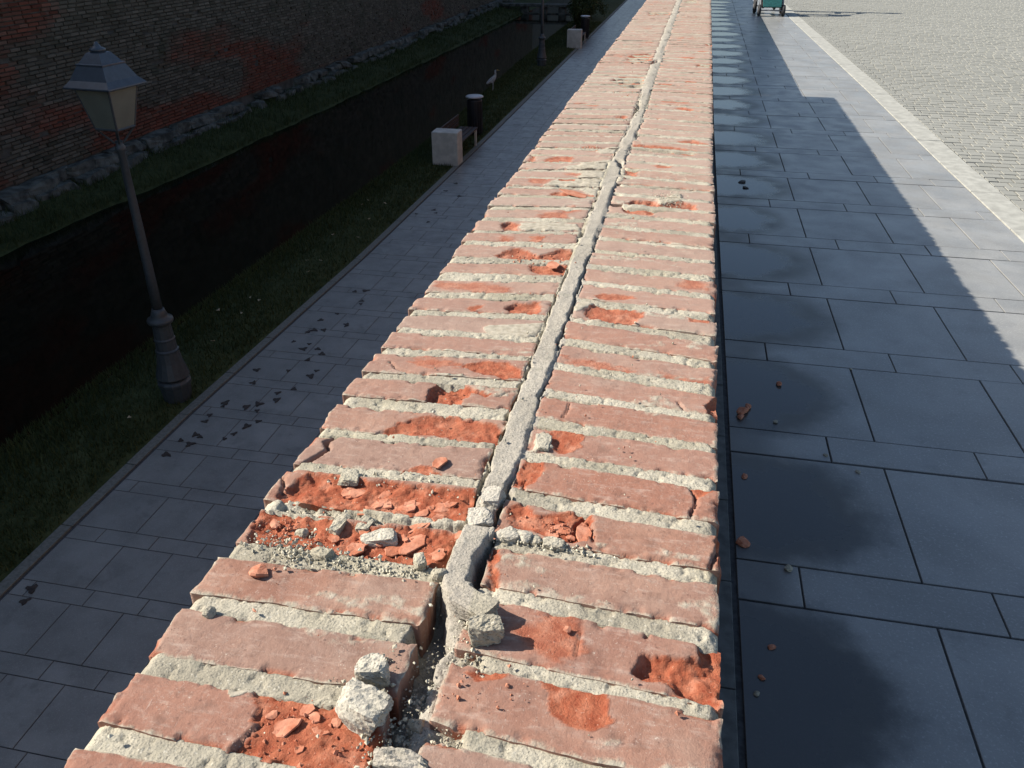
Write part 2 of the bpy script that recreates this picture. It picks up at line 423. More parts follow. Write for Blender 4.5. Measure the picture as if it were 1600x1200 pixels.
# ------------------------------------------------------------------ survey of the parapet top (metres; depths in mm)
SPALL=[
 (17,[(0.0034,0.5697),(0.0091,0.5749),(0.0394,0.5812),(0.059,0.5873),(0.0649,0.6051),(0.0757,0.6074),(0.0895,0.604),(0.0885,0.5528),(0.0838,0.5231),(0.0614,0.5184),(0.0584,0.5301),(0.0408,0.5391),(0.0257,0.549),(0.0051,0.5466),(-0.0011,0.5491),(0.0011,0.5593)]),
 (2.5,[(-0.0803,0.5306),(-0.0261,0.5307),(-0.0183,0.5123),(-0.0151,0.4955),(-0.0262,0.4813),(-0.0427,0.4779),(-0.0577,0.4832),(-0.0721,0.4922),(-0.0754,0.5111)]),
 (0.8,[(-0.1185,0.5904),(-0.0822,0.6183),(-0.052,0.6155),(-0.0516,0.5642),(-0.0734,0.5536),(-0.097,0.5547),(-0.1135,0.5657)]),
 (4,[(-0.1499,0.5242),(-0.1402,0.5356),(-0.1115,0.533),(-0.1077,0.5299),(-0.1178,0.5194),(-0.1416,0.5159)]),
 (8,[(-0.3395,0.4647),(-0.3384,0.4561),(-0.3243,0.4433),(-0.3288,0.4278),(-0.3175,0.4275),(-0.3276,0.4004),(-0.305,0.3969),(-0.2797,0.3929),(-0.1893,0.3927),(-0.196,0.4279),(-0.2074,0.4438),(-0.2303,0.4574),(-0.2549,0.4656),(-0.2651,0.4678),(-0.3022,0.4666)]),
 (11,[(-0.4297,0.7946),(-0.3822,0.7917),(-0.3509,0.7885),(-0.2973,0.7928),(-0.2561,0.7946),(-0.2082,0.7939),(-0.2021,0.7691),(-0.203,0.7319),(-0.2364,0.7261),(-0.278,0.7332),(-0.3421,0.7322),(-0.3904,0.7297),(-0.4207,0.7324),(-0.4442,0.7288),(-0.455,0.7423),(-0.4452,0.7578)]),
 (13,[(-0.4605,0.7025),(-0.4473,0.7178),(-0.4337,0.7156),(-0.3675,0.7145),(-0.3022,0.7112),(-0.2581,0.7204),(-0.2068,0.717),(-0.1997,0.6759),(-0.2027,0.6469),(-0.2476,0.6396),(-0.3091,0.6465),(-0.3542,0.6457),(-0.4019,0.6489),(-0.4343,0.6432),(-0.4493,0.657)]),
 (3,[(-0.3437,0.804),(-0.3089,0.8285),(-0.2903,0.8383),(-0.2801,0.8245),(-0.264,0.8221),(-0.2852,0.8078),(-0.3311,0.7926)]),
 (6,[(-0.3754,0.9045),(-0.356,0.9298),(-0.3279,0.9532),(-0.2949,0.9623),(-0.2465,0.9571),(-0.2118,0.9471),(-0.2002,0.9045),(-0.2155,0.9033),(-0.3017,0.9054),(-0.3604,0.9014)]),
 (17,[(-0.3425,1.0249),(-0.3332,1.0622),(-0.3103,1.0721),(-0.2955,1.0547),(-0.2472,1.0302),(-0.252,1.0196),(-0.2799,1.0331),(-0.2845,1.0128),(-0.2798,0.9767),(-0.3033,0.9584),(-0.324,0.972),(-0.3379,1.0017)]),
 (5,[(-0.3149,1.1085),(-0.2896,1.1332),(-0.2431,1.1373),(-0.2233,1.1168),(-0.2133,1.0924),(-0.2387,1.0809),(-0.2678,1.0862),(-0.2898,1.0922)]),
 (0.5,[(-0.4029,1.1179),(-0.3675,1.1253),(-0.3152,1.1195),(-0.3185,1.1023),(-0.3581,1.094),(-0.3961,1.097)]),
 (9,[(-0.2948,1.3384),(-0.277,1.3677),(-0.2342,1.3804),(-0.2268,1.3384),(-0.2505,1.309),(-0.2791,1.3065)]),
 (0.8,[(-0.451,1.4372),(-0.3672,1.4506),(-0.305,1.4431),(-0.3015,1.412),(-0.3688,1.4058),(-0.4419,1.4064)]),
 (8,[(-0.3718,1.5967),(-0.3444,1.6467),(-0.308,1.6393),(-0.2828,1.6154),(-0.2426,1.6629),(-0.2076,1.6603),(-0.2024,1.5991),(-0.264,1.5862),(-0.3065,1.5961),(-0.3438,1.5788)]),
 (7,[(-0.2939,1.5661),(-0.2602,1.564),(-0.2102,1.5836),(-0.2045,1.5226),(-0.2516,1.5145),(-0.2841,1.5321)]),
 (2,[(-0.3216,1.7295),(-0.2875,1.742),(-0.2982,1.7004),(-0.3167,1.7039)]),
 (10,[(-0.4036,1.8024),(-0.3883,1.8197),(-0.3588,1.8059),(-0.3595,1.7545),(-0.3832,1.744)]),
 (1,[(-0.3325,1.8899),(-0.26,1.9239),(-0.2575,1.8808),(-0.3224,1.8551)]),
 (6,[(-0.3306,2.0649),(-0.3097,2.0911),(-0.2158,2.0746),(-0.2196,2.0386),(-0.3078,2.0271)]),
 (1,[(-0.3903,1.726),(-0.3509,1.7126),(-0.3526,1.6859),(-0.3812,1.6851)]),
 (4,[(-0.1716,0.6926),(-0.1673,0.7103),(-0.1583,0.6872),(-0.1567,0.6637),(-0.1484,0.6426),(-0.154,0.6365),(-0.1638,0.652)]),
 (7,[(-0.1664,0.7766),(-0.1454,0.7906),(-0.1295,0.7686),(-0.0927,0.781),(-0.0686,0.7891),(-0.0607,0.7557),(-0.0614,0.731),(-0.0769,0.7235),(-0.1152,0.7312),(-0.1352,0.7372),(-0.1595,0.7351),(-0.1669,0.7515)]),
 (5,[(-0.1673,0.8823),(-0.1459,0.883),(-0.1345,0.8542),(-0.1449,0.8309),(-0.1568,0.8181),(-0.1692,0.8189),(-0.1648,0.8587)]),
 (3,[(-0.1505,0.96),(-0.101,0.9598),(-0.0955,0.9185),(-0.1184,0.8982),(-0.1327,0.9068),(-0.1421,0.9368)]),
 (4,[(0.0473,0.8625),(0.0747,0.8598),(0.0689,0.8419),(0.0555,0.8359)]),
 (28,[(0.0801,0.7881),(0.0892,0.7871),(0.0903,0.7447),(0.0816,0.7497),(0.079,0.7675)]),
 (13,[(0.0592,1.0659),(0.0729,1.0876),(0.0894,1.1054),(0.0885,1.0315),(0.0662,1.0423)]),
 (1.5,[(-0.1616,1.1798),(-0.0979,1.1705),(-0.0455,1.154),(-0.0471,1.143),(-0.0949,1.1437),(-0.1525,1.1546)]),
 (1.2,[(-0.0033,1.1575),(0.0194,1.1463),(0.0706,1.1518),(0.073,1.1242),(0.0443,1.1233),(0.0102,1.1314)]),
 (7,[(-0.1484,1.3619),(-0.1348,1.3938),(-0.093,1.3879),(-0.0457,1.3763),(-0.0489,1.3409),(-0.0583,1.3175),(-0.0978,1.3206),(-0.1392,1.3344)]),
 (3,[(0.0313,1.368),(0.0759,1.3704),(0.0676,1.3485),(0.0346,1.3462)]),
 (13,[(-0.1471,2.0061),(-0.1167,2.0615),(-0.0685,2.0605),(-0.0508,2.0263),(0.0043,2.0702),(0.0425,2.0458),(0.037,1.9975),(-0.0476,1.9646),(-0.0642,1.936),(-0.1224,1.9388)]),
 (9,[(-0.1658,2.6367),(-0.043,2.637),(0.0318,2.6031),(0.0214,2.5373),(-0.0782,2.5559),(-0.1574,2.5798)]),
 (5,[(-0.03,2.7172),(0.0177,2.7485),(0.0501,2.7164),(-0.005,2.684)]),
 (8,[(-0.163,2.3724),(-0.1261,2.366),(-0.1242,2.2453),(-0.1583,2.2381)]),
 (2,[(-0.0848,2.403),(-0.0458,2.4256),(-0.0404,2.3839),(-0.0761,2.3764)]),
 (12,[(-0.3535,3.786),(-0.3261,3.9108),(-0.2168,3.9184),(-0.1996,3.6647),(-0.2711,3.623),(-0.3228,3.7212)]),
 (12,[(-0.3424,4.3829),(-0.3097,4.6064),(-0.2265,4.6653),(-0.2134,4.354),(-0.2809,4.3034)]),
 (9,[(-0.3908,6.8594),(-0.2168,6.8958),(-0.2149,6.645),(-0.3589,6.6149)]),
 (10,[(-0.1414,7.8398),(-0.0497,7.9706),(-0.0274,7.7017),(-0.1177,7.6302)]),
 (14,[(0.0145,4.3114),(0.0834,4.3615),(0.0832,4.2559),(0.0206,4.2428)]),
 (12,[(0.0482,5.0812),(0.0853,5.113),(0.085,5.0085),(0.0547,5.0022)]),
 (8,[(-0.2651,3.0447),(-0.2236,3.073),(-0.2186,3.0159),(-0.2593,3.0266)]),
 (12,[(-0.4576,2.3468),(-0.4438,2.4246),(-0.4388,2.5046),(-0.4324,2.389),(-0.4469,2.3399)]),
 (4,[(-0.4094,2.3938),(-0.3785,2.4382),(-0.3272,2.449),(-0.3239,2.3931),(-0.3654,2.357)]),
 (4,[(-0.3314,2.2019),(-0.3039,2.2238),(-0.2845,2.2117),(-0.2887,2.1791),(-0.3278,2.1788)]),
 (2,[(-0.0816,2.4438),(-0.0352,2.4351),(-0.0379,2.3897),(-0.0791,2.3988)]),
 (0.7,[(-0.3282,1.9097),(-0.2676,1.9223),(-0.265,1.8793),(-0.3207,1.8676)]),
]
CRACK=[
 (3.5,14,[(-0.4239,0.8902),(-0.4309,0.8784),(-0.4399,0.8664),(-0.43,0.8485),(-0.4386,0.8313),(-0.4495,0.8102)]),
 (2,10,[(-0.4621,0.775),(-0.4516,0.7599),(-0.4487,0.7469)]),
 (2.2,10,[(-0.069,0.7922),(-0.0714,0.7807),(-0.0839,0.7598),(-0.0821,0.7338)]),
 (2,8,[(-0.0681,0.7692),(-0.0628,0.7494),(-0.0589,0.733)]),
 (1.8,8,[(0.0473,0.8608),(0.0555,0.8391),(0.0556,0.8262),(0.0503,0.8031)]),
 (2.2,10,[(0.0798,0.748),(0.0762,0.7255),(0.0727,0.7143)]),
 (1.5,3,[(-0.0549,0.6126),(-0.055,0.595),(-0.0541,0.5823),(-0.0544,0.5616)]),
 (1.8,8,[(0.0122,0.6112),(0.0113,0.6002)]),
 (1.5,5,[(-0.1293,1.0311),(-0.1294,1.0081),(-0.1347,0.9892)]),
 (1.8,6,[(0.0256,1.0706),(0.0354,1.0494)]),
 (1.8,6,[(-0.4297,1.1011),(-0.4151,1.0821),(-0.3936,1.0731),(-0.3716,1.0698)]),
 (1.5,5,[(-0.2368,1.0276),(-0.2235,1.0449),(-0.2056,1.0535)]),
 (2,8,[(-0.1594,0.8313),(-0.1552,0.8083)]),
 (2,6,[(-0.316,0.4274),(-0.323,0.4143),(-0.3276,0.4004)]),
]
SMEAR=[
 (1.5,[(-0.318,1.2612),(-0.2674,1.2784),(-0.2086,1.3007),(-0.2033,1.237),(-0.2577,1.2319),(-0.3018,1.229)]),
 (2,[(-0.2941,2.381),(-0.1763,2.4614),(-0.1566,2.2385),(-0.1963,2.1222),(-0.2101,2.0615),(-0.2576,2.1094),(-0.2946,2.1316),(-0.3593,2.1333),(-0.3272,2.2028),(-0.276,2.2461)]),
 (1.5,[(-0.3574,1.8179),(-0.3082,1.8401),(-0.2324,1.8382),(-0.2084,1.7973),(-0.2966,1.7732),(-0.3511,1.7674)]),
 (2,[(-0.3692,1.0703),(-0.3026,1.0816),(-0.2981,1.0644),(-0.3559,1.0523)]),
 (3,[(-0.3727,0.9944),(-0.3541,0.9983),(-0.3338,0.9884),(-0.3237,0.963),(-0.3476,0.9625)]),
 (3,[(-0.3707,1.1361),(-0.3498,1.1579),(-0.2969,1.1631),(-0.2681,1.1547),(-0.2789,1.1439),(-0.3556,1.1307)]),
 (0.5,[(-0.3658,0.4596),(-0.3432,0.4719),(-0.3369,0.4564),(-0.3524,0.4496)]),
 (3,[(-0.1732,1.3711),(-0.1374,1.4156),(-0.124,1.4034),(-0.1436,1.3701),(-0.1664,1.344)]),
 (4,[(-0.16,0.9249),(-0.1509,0.9494),(-0.1334,0.9106),(-0.1405,0.9013),(-0.1607,0.8932)]),
 (1.5,[(-0.3208,2.3394),(-0.276,2.363),(-0.2451,2.3839),(-0.2087,2.1285),(-0.2547,2.1189),(-0.2606,2.2167),(-0.3219,2.2971)]),
 (2,[(-0.2735,2.5597),(-0.1981,2.5962),(-0.1955,2.5155),(-0.257,2.5026)]),
 (4,[(-0.0605,2.09),(0.0027,2.126),(0.0046,2.0594),(-0.0312,2.0092),(-0.057,2.025)]),
]
VOID=[
 (46,[(-0.208,0.6277),(-0.1937,0.6019),(-0.1877,0.5759),(-0.1761,0.5509),(-0.1771,0.5162),(-0.1804,0.4855),(-0.1824,0.4571),(-0.1772,0.3895),(-0.226,0.381),(-0.224,0.4457),(-0.224,0.5084),(-0.224,0.5448),(-0.222,0.5692),(-0.218,0.6256)]),
 (42,[(-0.1872,0.7983),(-0.181,0.8164),(-0.1692,0.8087),(-0.1626,0.7774),(-0.1613,0.7347),(-0.1814,0.7305),(-0.1807,0.761)]),
 (42,[(-0.1803,0.7019),(-0.172,0.7065),(-0.1679,0.6771),(-0.1523,0.6369),(-0.1813,0.6333),(-0.1832,0.6687)]),
 (25,[(-0.1635,0.885),(-0.1743,0.864),(-0.1705,0.8152),(-0.1796,0.8099),(-0.1798,0.8201),(-0.1702,0.8539)]),
 (12,[(-0.4443,0.7379),(-0.3776,0.7388),(-0.3103,0.7339),(-0.2377,0.7307),(-0.2044,0.7376),(-0.2095,0.7129),(-0.2564,0.7148),(-0.3351,0.7139),(-0.4079,0.7135),(-0.4407,0.7129)]),
 (4,[(0.0048,0.5504),(0.0258,0.5472),(0.0612,0.5325),(0.0698,0.5254),(0.0642,0.5189),(0.0557,0.5207),(0.0264,0.5361),(0.0038,0.5444)]),
 (13,[(-0.190,0.5479),(-0.1529,0.5616),(-0.1363,0.5325),(-0.138,0.4664),(-0.1262,0.4002),(-0.186,0.3916),(-0.190,0.4582),(-0.190,0.5092)]),
 (35,[(-0.1707,1.9592),(-0.1736,2.1123),(-0.153,2.1049),(-0.1409,2.0074),(-0.1433,1.965)]),
 (20,[(-0.2038,2.4519),(-0.1765,2.4425),(-0.1606,2.3447),(-0.1735,2.3282),(-0.1972,2.4233)]),
 (25,[(-0.1685,2.236),(-0.1606,2.2248),(-0.1672,2.1492),(-0.1744,2.172)]),
 (25,[(-0.1932,3.3786),(-0.1823,3.2251),(-0.1983,3.0587),(-0.2062,3.057),(-0.2003,3.2428)]),
 (20,[(-0.2269,4.2257),(-0.2168,4.4092),(-0.175,4.4559),(-0.18,4.3427)]),
]
CHUNK= [('ridgefallen',-0.1679,0.5981,0.0491,0.0304,18),('block',-0.1446,0.5676,0.0321,0.0304,20),('block',-0.2361,0.4957,0.0274,0.0274,22),('wedge',-0.2298,0.4601,0.0438,0.0438,24),('block',-0.1841,0.4202,0.0483,0.0247,26),('lump',-0.185,0.4677,0.0166,0.0245,20),('block',-0.3567,0.7103,0.0164,0.0421,14),('block',-0.3266,0.7166,0.0174,0.031,12),('block',-0.3007,0.696,0.034,0.0284,12),('lump',-0.3557,0.6514,0.0278,0.0226,12),('lump',-0.3956,0.6886,0.0127,0.0163,10),('pebble',-0.4299,0.541,0.0111,0.0143,9),('lump',-0.1759,0.7192,0.0107,0.0234,10),('lump',-0.1563,0.7226,0.0295,0.0221,10),('lump',-0.1356,0.7226,0.0169,0.0193,10),('lump',-0.1214,0.7213,0.0133,0.0164,7),('wedge',-0.1024,0.7189,0.0256,0.0204,8),('ridgepiece',-0.1907,0.7893,0.0237,0.0376,14),('ridgepiece',-0.1934,0.7483,0.0274,0.0423,14),('lump',-0.2128,0.6411,0.0185,0.0179,12),('lump',-0.2406,0.658,0.0137,0.0224,12),('wedge',-0.3752,0.7932,0.0256,0.0325,8),('wedge',-0.1486,0.9232,0.021,0.0387,8)]
FLAKE= [(-0.261,0.6928,0.0211,0.044,3),(-0.2787,0.6771,0.021,0.0286,3),(-0.3209,0.6697,0.0193,0.0258,4),(-0.268,0.7427,0.0241,0.0234,3),(-0.2433,0.7432,0.0186,0.0146,3),(-0.2576,0.725,0.0183,0.0141,3),(-0.3247,0.7515,0.0152,0.015,4),(-0.2479,0.7627,0.0245,0.0181,4),(-0.2452,0.7429,0.0148,0.0204,4),(-0.2666,0.7477,0.0225,0.0148,3),(-0.2084,0.7067,0.0134,0.0176,3),(-0.2668,0.7231,0.0367,0.0141,3),(-0.2729,0.8416,0.0243,0.0208,4),(-0.0967,0.7504,0.0199,0.0244,3),(-0.1078,0.7342,0.017,0.0196,3),(-0.0854,0.7374,0.009,0.014,3),(-0.0721,0.7489,0.0196,0.0428,4),(-0.4061,0.6038,0.021,0.0231,8),(-0.2959,0.43,0.03,0.0184,4),(-0.2748,0.4472,0.0167,0.0111,3),(-0.4326,0.6929,0.0119,0.0165,4),(-0.0676,0.5902,0.0086,0.0084,3),(-0.269,2.0706,0.0799,0.0419,3),(-0.2418,1.5633,0.0285,0.0437,3)]

# ------------------------------------------------------------------ the parapet wall
WALL_END = 9.35
UL0, UL1, UR0, UR1 = -.462, -.2095, -.1705, .0835

def centre_shift(v):
    return float(np.interp(v, [0, 2.3, 2.9, 4, 9.4], [0, -.004, .012, .004, .008]))

def rows():
    LN = [.318, .401, .482, .564, .651, .731, .811, .896, .986, 1.064, 1.148, 1.226, 1.301, 1.383, 1.488, 1.579, 1.677, 1.746, 1.846, 1.932]
    LNr = [.320, .393, .484, .569, .652, .737, .825, .905, .998, 1.083, 1.168, 1.238, 1.328, 1.425, 1.516, 1.602, 1.708, 1.788, 1.881, 1.968]
    LF = [.375, .458, .544, .622, .713, .794, .880, .958, 1.040, 1.127, 1.211, 1.284, 1.358, 1.444, 1.545, 1.648, 1.728, 1.816, 1.907, 2.010]
    LFr = [.381, .464, .546, .632, .720, .801, .893, .968, 1.063, 1.152, 1.222, 1.310, 1.394, 1.485, 1.586, 1.671, 1.771, 1.857, 1.947, 2.045]
    RN = [.378, .462, .548, .640, .722, .813, .898, .986, 1.067, 1.154, 1.245, 1.328, 1.417, 1.505]
    RNr = [.362, .443, .530, .623, .711, .796, .882, .962, 1.040, 1.129, 1.208, 1.300, 1.395, 1.484]
    RF = [.446, .533, .622, .704, .790, .880, .964, 1.050, 1.137, 1.223, 1.309, 1.399, 1.491, 1.570]
    RFr = [.428, .518, .603, .690, .772, .859, .945, 1.027, 1.100, 1.186, 1.266, 1.362, 1.462, 1.548]
    out = [('L', *x) for x in zip(LN, LNr, LF, LFr)] + [('R', *x) for x in zip(RN, RNr, RF, RFr)]
    for side, v, sk in (('L', 2.033, .035), ('R', 1.596, -.022)):
        while v + .09 < WALL_END:
            w = .066 + random.uniform(-.004, .005)
            j = random.uniform(-.006, .006)
            a, b = (v, v + sk + j) if side == 'L' else (v, v + sk + j)
            out.append((side, a, b, a + w, b + w + random.uniform(-.003, .003)))
            v += w + random.uniform(.017, .025)
    for side, v in (('L', .299), ('R', .360)):          # the stretch beside and behind the viewer
        while v > -1.45:
            w = .066 + random.uniform(-.004, .004); j = random.uniform(-.005, .005)
            out.append((side, v - w, v - w + j, v, v + j)); v -= w + random.uniform(.017, .023)
    return out

ROWS = rows()

# far bricks that have lost their face here and there (position along the wall, side, share)
def far_spalls():
    out = []
    rs = random.Random(11)
    for _ in range(52):
        v = rs.uniform(1.2, 9.1); L = rs.random() < .55
        u = rs.uniform(-.42, -.25) if L else rs.uniform(-.13, .05)
        n = rs.randint(6, 9); a = rs.uniform(.012, .05); b = rs.uniform(.010, .032)
        p = []
        for k in range(n):
            t = 2 * math.pi * k / n; q = rs.uniform(.65, 1.2)
            p.append((u + a * q * math.cos(t), v + b * q * math.sin(t)))
        out.append((rs.choice((1, 1.5, 1.5, 2, 3, 4)), p))
    return out
SPALL += far_spalls()
SP_BB = [(d, np.array(p), np.array(p).min(0) - .012, np.array(p).max(0) + .012) for d, p in SPALL]
SM_BB = [(d, np.array(p), np.array(p).min(0) - .012, np.array(p).max(0) + .012) for d, p in SMEAR]

def brick_surface(u, v, de, seed):
    """top height and masks of a brick at world (u, v); de = distance to the brick's edge"""
    z = (fbm(u * 25, v * 25, seed) - .5) * .0016 + (fbm(u * 140, v * 140, seed + 3, 3) - .5) * .0009
    nz = fbm(u * 55, v * 55, seed + 9, 3)
    z = z - .0022 * np.clip(1 - de / (.001 + .005 * nz), 0, 1) ** 1.5
    chip = np.clip((fbm(u * 45, v * 45, seed + 21, 4) - .57) * 9, 0, 1) * np.clip(1 - de / .011, 0, 1)
    z = z - .006 * chip
    sp = .75 * sstep(.25, .8, chip)
    du = np.zeros_like(z)
    wu = u + (fbm(u * 70, v * 70, 31, 4) - .5) * .012 + (fbm(u * 28, v * 28, 33, 3) - .5) * .014
    wv = v + (fbm(u * 70, v * 70, 77, 4) - .5) * .010 + (fbm(u * 28, v * 28, 79, 3) - .5) * .010
    for d, P, lo, hi in SP_BB:
        if hi[0] < u.min() or lo[0] > u.max() or hi[1] < v.min() or lo[1] > v.max(): continue
        sd = poly_sd(wu, wv, P)
        e = .0022 if d > 3 else .004
        inn = sstep(-.0006, e, sd)
        D = (d if d <= 6 else 6 + (d - 6) * .6) * .001
        ter = np.floor(fbm(u * 60 + 3, v * 45, 5, 3) * 5) / 5 + (fbm(u * 60 + 3, v * 45, 5, 3) * 5 % 1) ** 4 / 5
        prof = D * (.55 + .45 * sstep(0, .012, sd)) * (.55 + .75 * ter) + min(D * .35, .0035) * (fbm(u * 170, v * 170, 8, 4) - .5) * 2
        z = np.where(inn > 0, z - inn * prof, z)
        if d > 1.6: sp = np.maximum(sp, sstep(-.0012, .0012, sd + (fbm(u * 200, v * 200, 13, 3) - .5) * .004))
        else: sp = np.maximum(sp, .8 * sstep(-.008, .010, sd + (fbm(u * 90, v * 160, 13, 4) - .5) * .024))
    for d, P, lo, hi in SM_BB:
        if hi[0] < u.min() or lo[0] > u.max() or hi[1] < v.min() or lo[1] > v.max(): continue
        sd = poly_sd(wu, wv, P)
        inn = sstep(-.002, .003, sd)
        z = z + inn * (d * .001 + (fbm(u * 150, v * 150, 19, 3) - .5) * .002)
        du = np.maximum(du, inn)
    for w, d, pts in CRACK:
        pp = np.array(pts)
        if pp[:, 0].max() < u.min() or pp[:, 0].min() > u.max() or pp[:, 1].max() < v.min() - .01 or pp[:, 1].min() > v.max() + .01: continue
        dd = line_d(u + (fbm(u * 120, v * 120, 41, 3) - .5) * .004, v + (fbm(u * 120, v * 120, 43, 3) - .5) * .004, pts)
        z = z - d * .001 * np.clip(1.25 - dd / (w * .001), 0, 1)
    # mortar dragged over the arrises
    ed = np.clip(1 - de / (.002 + .012 * fbm(u * 30, v * 30, seed + 51, 3) ** 2 * 2), 0, 1)
    du = np.maximum(du, ed * .62)
    far = np.interp(v, [.7, 1.4, 2.4], [0.0, .26, .36])  # distance haze painted into the mortar-smear mask
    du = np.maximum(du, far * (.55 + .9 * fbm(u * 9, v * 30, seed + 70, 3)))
    du = np.maximum(du, .55 * sstep(.62, .78, fbm(u * 8, v * 22, 99, 3)))
    return z, np.clip(sp, 0, 1), np.clip(du * (1 - .6 * sp), 0, 1)

wall = thing('parapet_wall', 'sunlit brick parapet with two rows of crumbling orange and brown bricks set on edge', 'wall', (-.19, 1.0, -1.0))

def to_local(V):
    V = np.asarray(V, float).copy(); V[:, 0] += .19; V[:, 1] -= 1.0; V[:, 2] += 1.0; return V

def edge_coords(L, res, e=.0028):
    n = max(2, int(round((L - 2 * e) / res)))
    m = np.linspace(e, L - e, n + 1)
    return np.concatenate([[0], m, [L]]) / L

BRICK_Q = []
for i, (side, nl, nr, fl, fr) in enumerate(ROWS):
    sh = centre_shift(nl)
    u0, u1 = (UL0, UL1 + sh) if side == 'L' else (UR0 + sh, UR1)
    u0 += random.uniform(-.004, .003) if side == 'L' else random.uniform(-.002, .003)
    u1 += random.uniform(-.003, .002) if side == 'L' else random.uniform(-.003, .0025)
    vm = (nl + fr) / 2
    res = .006 if vm < .28 else .0022 if vm < 1.25 else (.0034 if vm < 2.2 else (.006 if vm < 4 else .011))
    S = edge_coords(u1 - u0, res * 1.15); T = edge_coords((fl - nl + fr - nr) / 2, res)
    s, t = np.meshgrid(S, T)
    u = u0 + s * (u1 - u0)
    vn = nl + s * (nr - nl); vf = fl + s * (fr - fl)
    wob = .0022
    vn = vn + (fbm(u * 35, u * 0 + i, 3, 3) - .5) * 2 * wob; vf = vf + (fbm(u * 35, u * 0 + i + 50, 4, 3) - .5) * 2 * wob
    v = vn + t * (vf - vn)
    u = u + (fbm(v * 60, v * 0 + i, 6, 3) - .5) * .005 * (np.abs(2 * s - 1) ** 6)
    BRICK_Q.append((side, i, u0, u1, nl, nr, fl, fr))
    de = np.minimum(np.minimum(s, 1 - s) * (u1 - u0), np.minimum(t, 1 - t) * (vf - vn))
    z, sp, du = brick_surface(u, v, de, i * 7 + 1)
    z = z + random.uniform(-.0015, .0022) + (s - .5) * random.uniform(-.003, .003) + (t - .5) * random.uniform(-.0025, .0025)
    ny, nx = u.shape
    V = np.stack([u, v, z], -1).reshape(-1, 3)
    idx = np.arange(nx * ny).reshape(ny, nx)
    F = np.stack([idx[:-1, :-1], idx[:-1, 1:], idx[1:, 1:], idx[1:, :-1]], -1).reshape(-1, 4)
    loop = np.concatenate([idx[0, :], idx[1:, -1], idx[-1, -2::-1], idx[-2:0:-1, 0]])
    A_ = V[loop].copy(); B = V[loop].copy(); B[:, 2] = -.068; nl_ = len(loop)
    ti = np.arange(nl_) + nx * ny; bi = ti + nl_
    FS = np.stack([ti, bi, np.roll(bi, -1), np.roll(ti, -1)], -1)
    sp = np.concatenate([sp.ravel(), sp.ravel()[loop], sp.ravel()[loop]]); du = np.concatenate([du.ravel(), du.ravel()[loop] * .5, du.ravel()[loop] * .5])
    pale = np.full(len(sp), float(np.interp(vm, [.8, 1.4, 2.4], [.03, .30, .50])) * random.uniform(.7, 1.3))  # paling with distance imitates lens haze in the brick colour
    o = mesh_np('brick', to_local(np.concatenate([V, A_, B])), np.concatenate([F, FS]), M_brick, wall, {'spall': sp, 'dust_veil': du, 'pale': pale}, smooth=True)

# mortar bed: one continuous relief under and between the bricks
def mortar_height(u, v):
    z = np.interp(v, [.8, 1.2], [-.0026, -.0012]) + (fbm(u * 30, v * 30, 201) - .5) * .0035 + (fbm(u * 260, v * 260, 207, 3) - .5) * .0018
    pit = np.clip((fbm(u * 110, v * 110, 215, 3) - .60) * 6, 0, 1)
    z = z - .0025 * pit
    uc = np.interp(v, [0, 2.3, 2.9, 4, 9.4], [-.190, -.194, -.178, -.186, -.182])
    hw = .0175 + (fbm(v * 18, v * 0, 220, 4) - .5) * .008
    hw = np.where((v > 2.15) & (v < 2.42), .028, hw)
    on = sstep(.0016, -.0016, np.abs(u - uc) - hw - (fbm(u * 150, v * 150, 229, 3) - .5) * .003) * np.maximum(sstep(.60, .612, v), sstep(.33, .30, v))
    on = on * (1 - sstep(.722, .730, v) * (1 - sstep(.812, .820, v)))
    lift = np.where((v < .73) & (v > .5), .008, .002)
    zr = lift + (fbm(u * 40, v * 20, 231, 3) - .5) * .0026 + (fbm(u * 200, v * 200, 233, 4) - .5) * .0022
    z = z * (1 - on) + zr * on
    for sgn, seed in ((-1, 240), (1, 250)):
        cu = uc + sgn * (hw + .0005) + (fbm(v * 45, v * 0, seed, 4) - .5) * .009
        st = sstep(.25, .42, fbm(v * 6, v * 0, seed + 3, 2)) * sstep(.6, .64, v) * np.interp(v, [.6, 2, 4], [1, .8, .45])
        z = z - .018 * st * np.clip(1.4 - np.abs(u - cu) / np.interp(v, [.8, 1.3], [.0022, .0017]), 0, 1)
    wu = u + (fbm(u * 90, v * 90, 261, 4) - .5) * .008; wv = v + (fbm(u * 90, v * 90, 263, 4) - .5) * .010
    for d, P in VOID:
        P = np.array(P)
        m = (u > P[:, 0].min() - .01) & (u < P[:, 0].max() + .01) & (v > P[:, 1].min() - .01) & (v < P[:, 1].max() + .01)
        if not m.any(): continue
        sd = poly_sd(wu[m], wv[m], P)
        k = sstep(-.001, .007, sd)
        rough = (fbm(u[m] * 130, v[m] * 130, 271, 4) - .5) * .012
        z[m] = z[m] * (1 - k) + k * (-d * .001 * (.75 + .5 * fbm(u[m] * 40, v[m] * 40, 273, 3)) + rough)
    # outer lips are worn away
    eo = np.minimum(u + .4595, .0803 - u)
    z = z - .007 * np.clip(1 - eo / (.004 + .010 * fbm(u * 0 + 3, v * 30, 281, 3)), 0, 1) ** 1.3
    return z

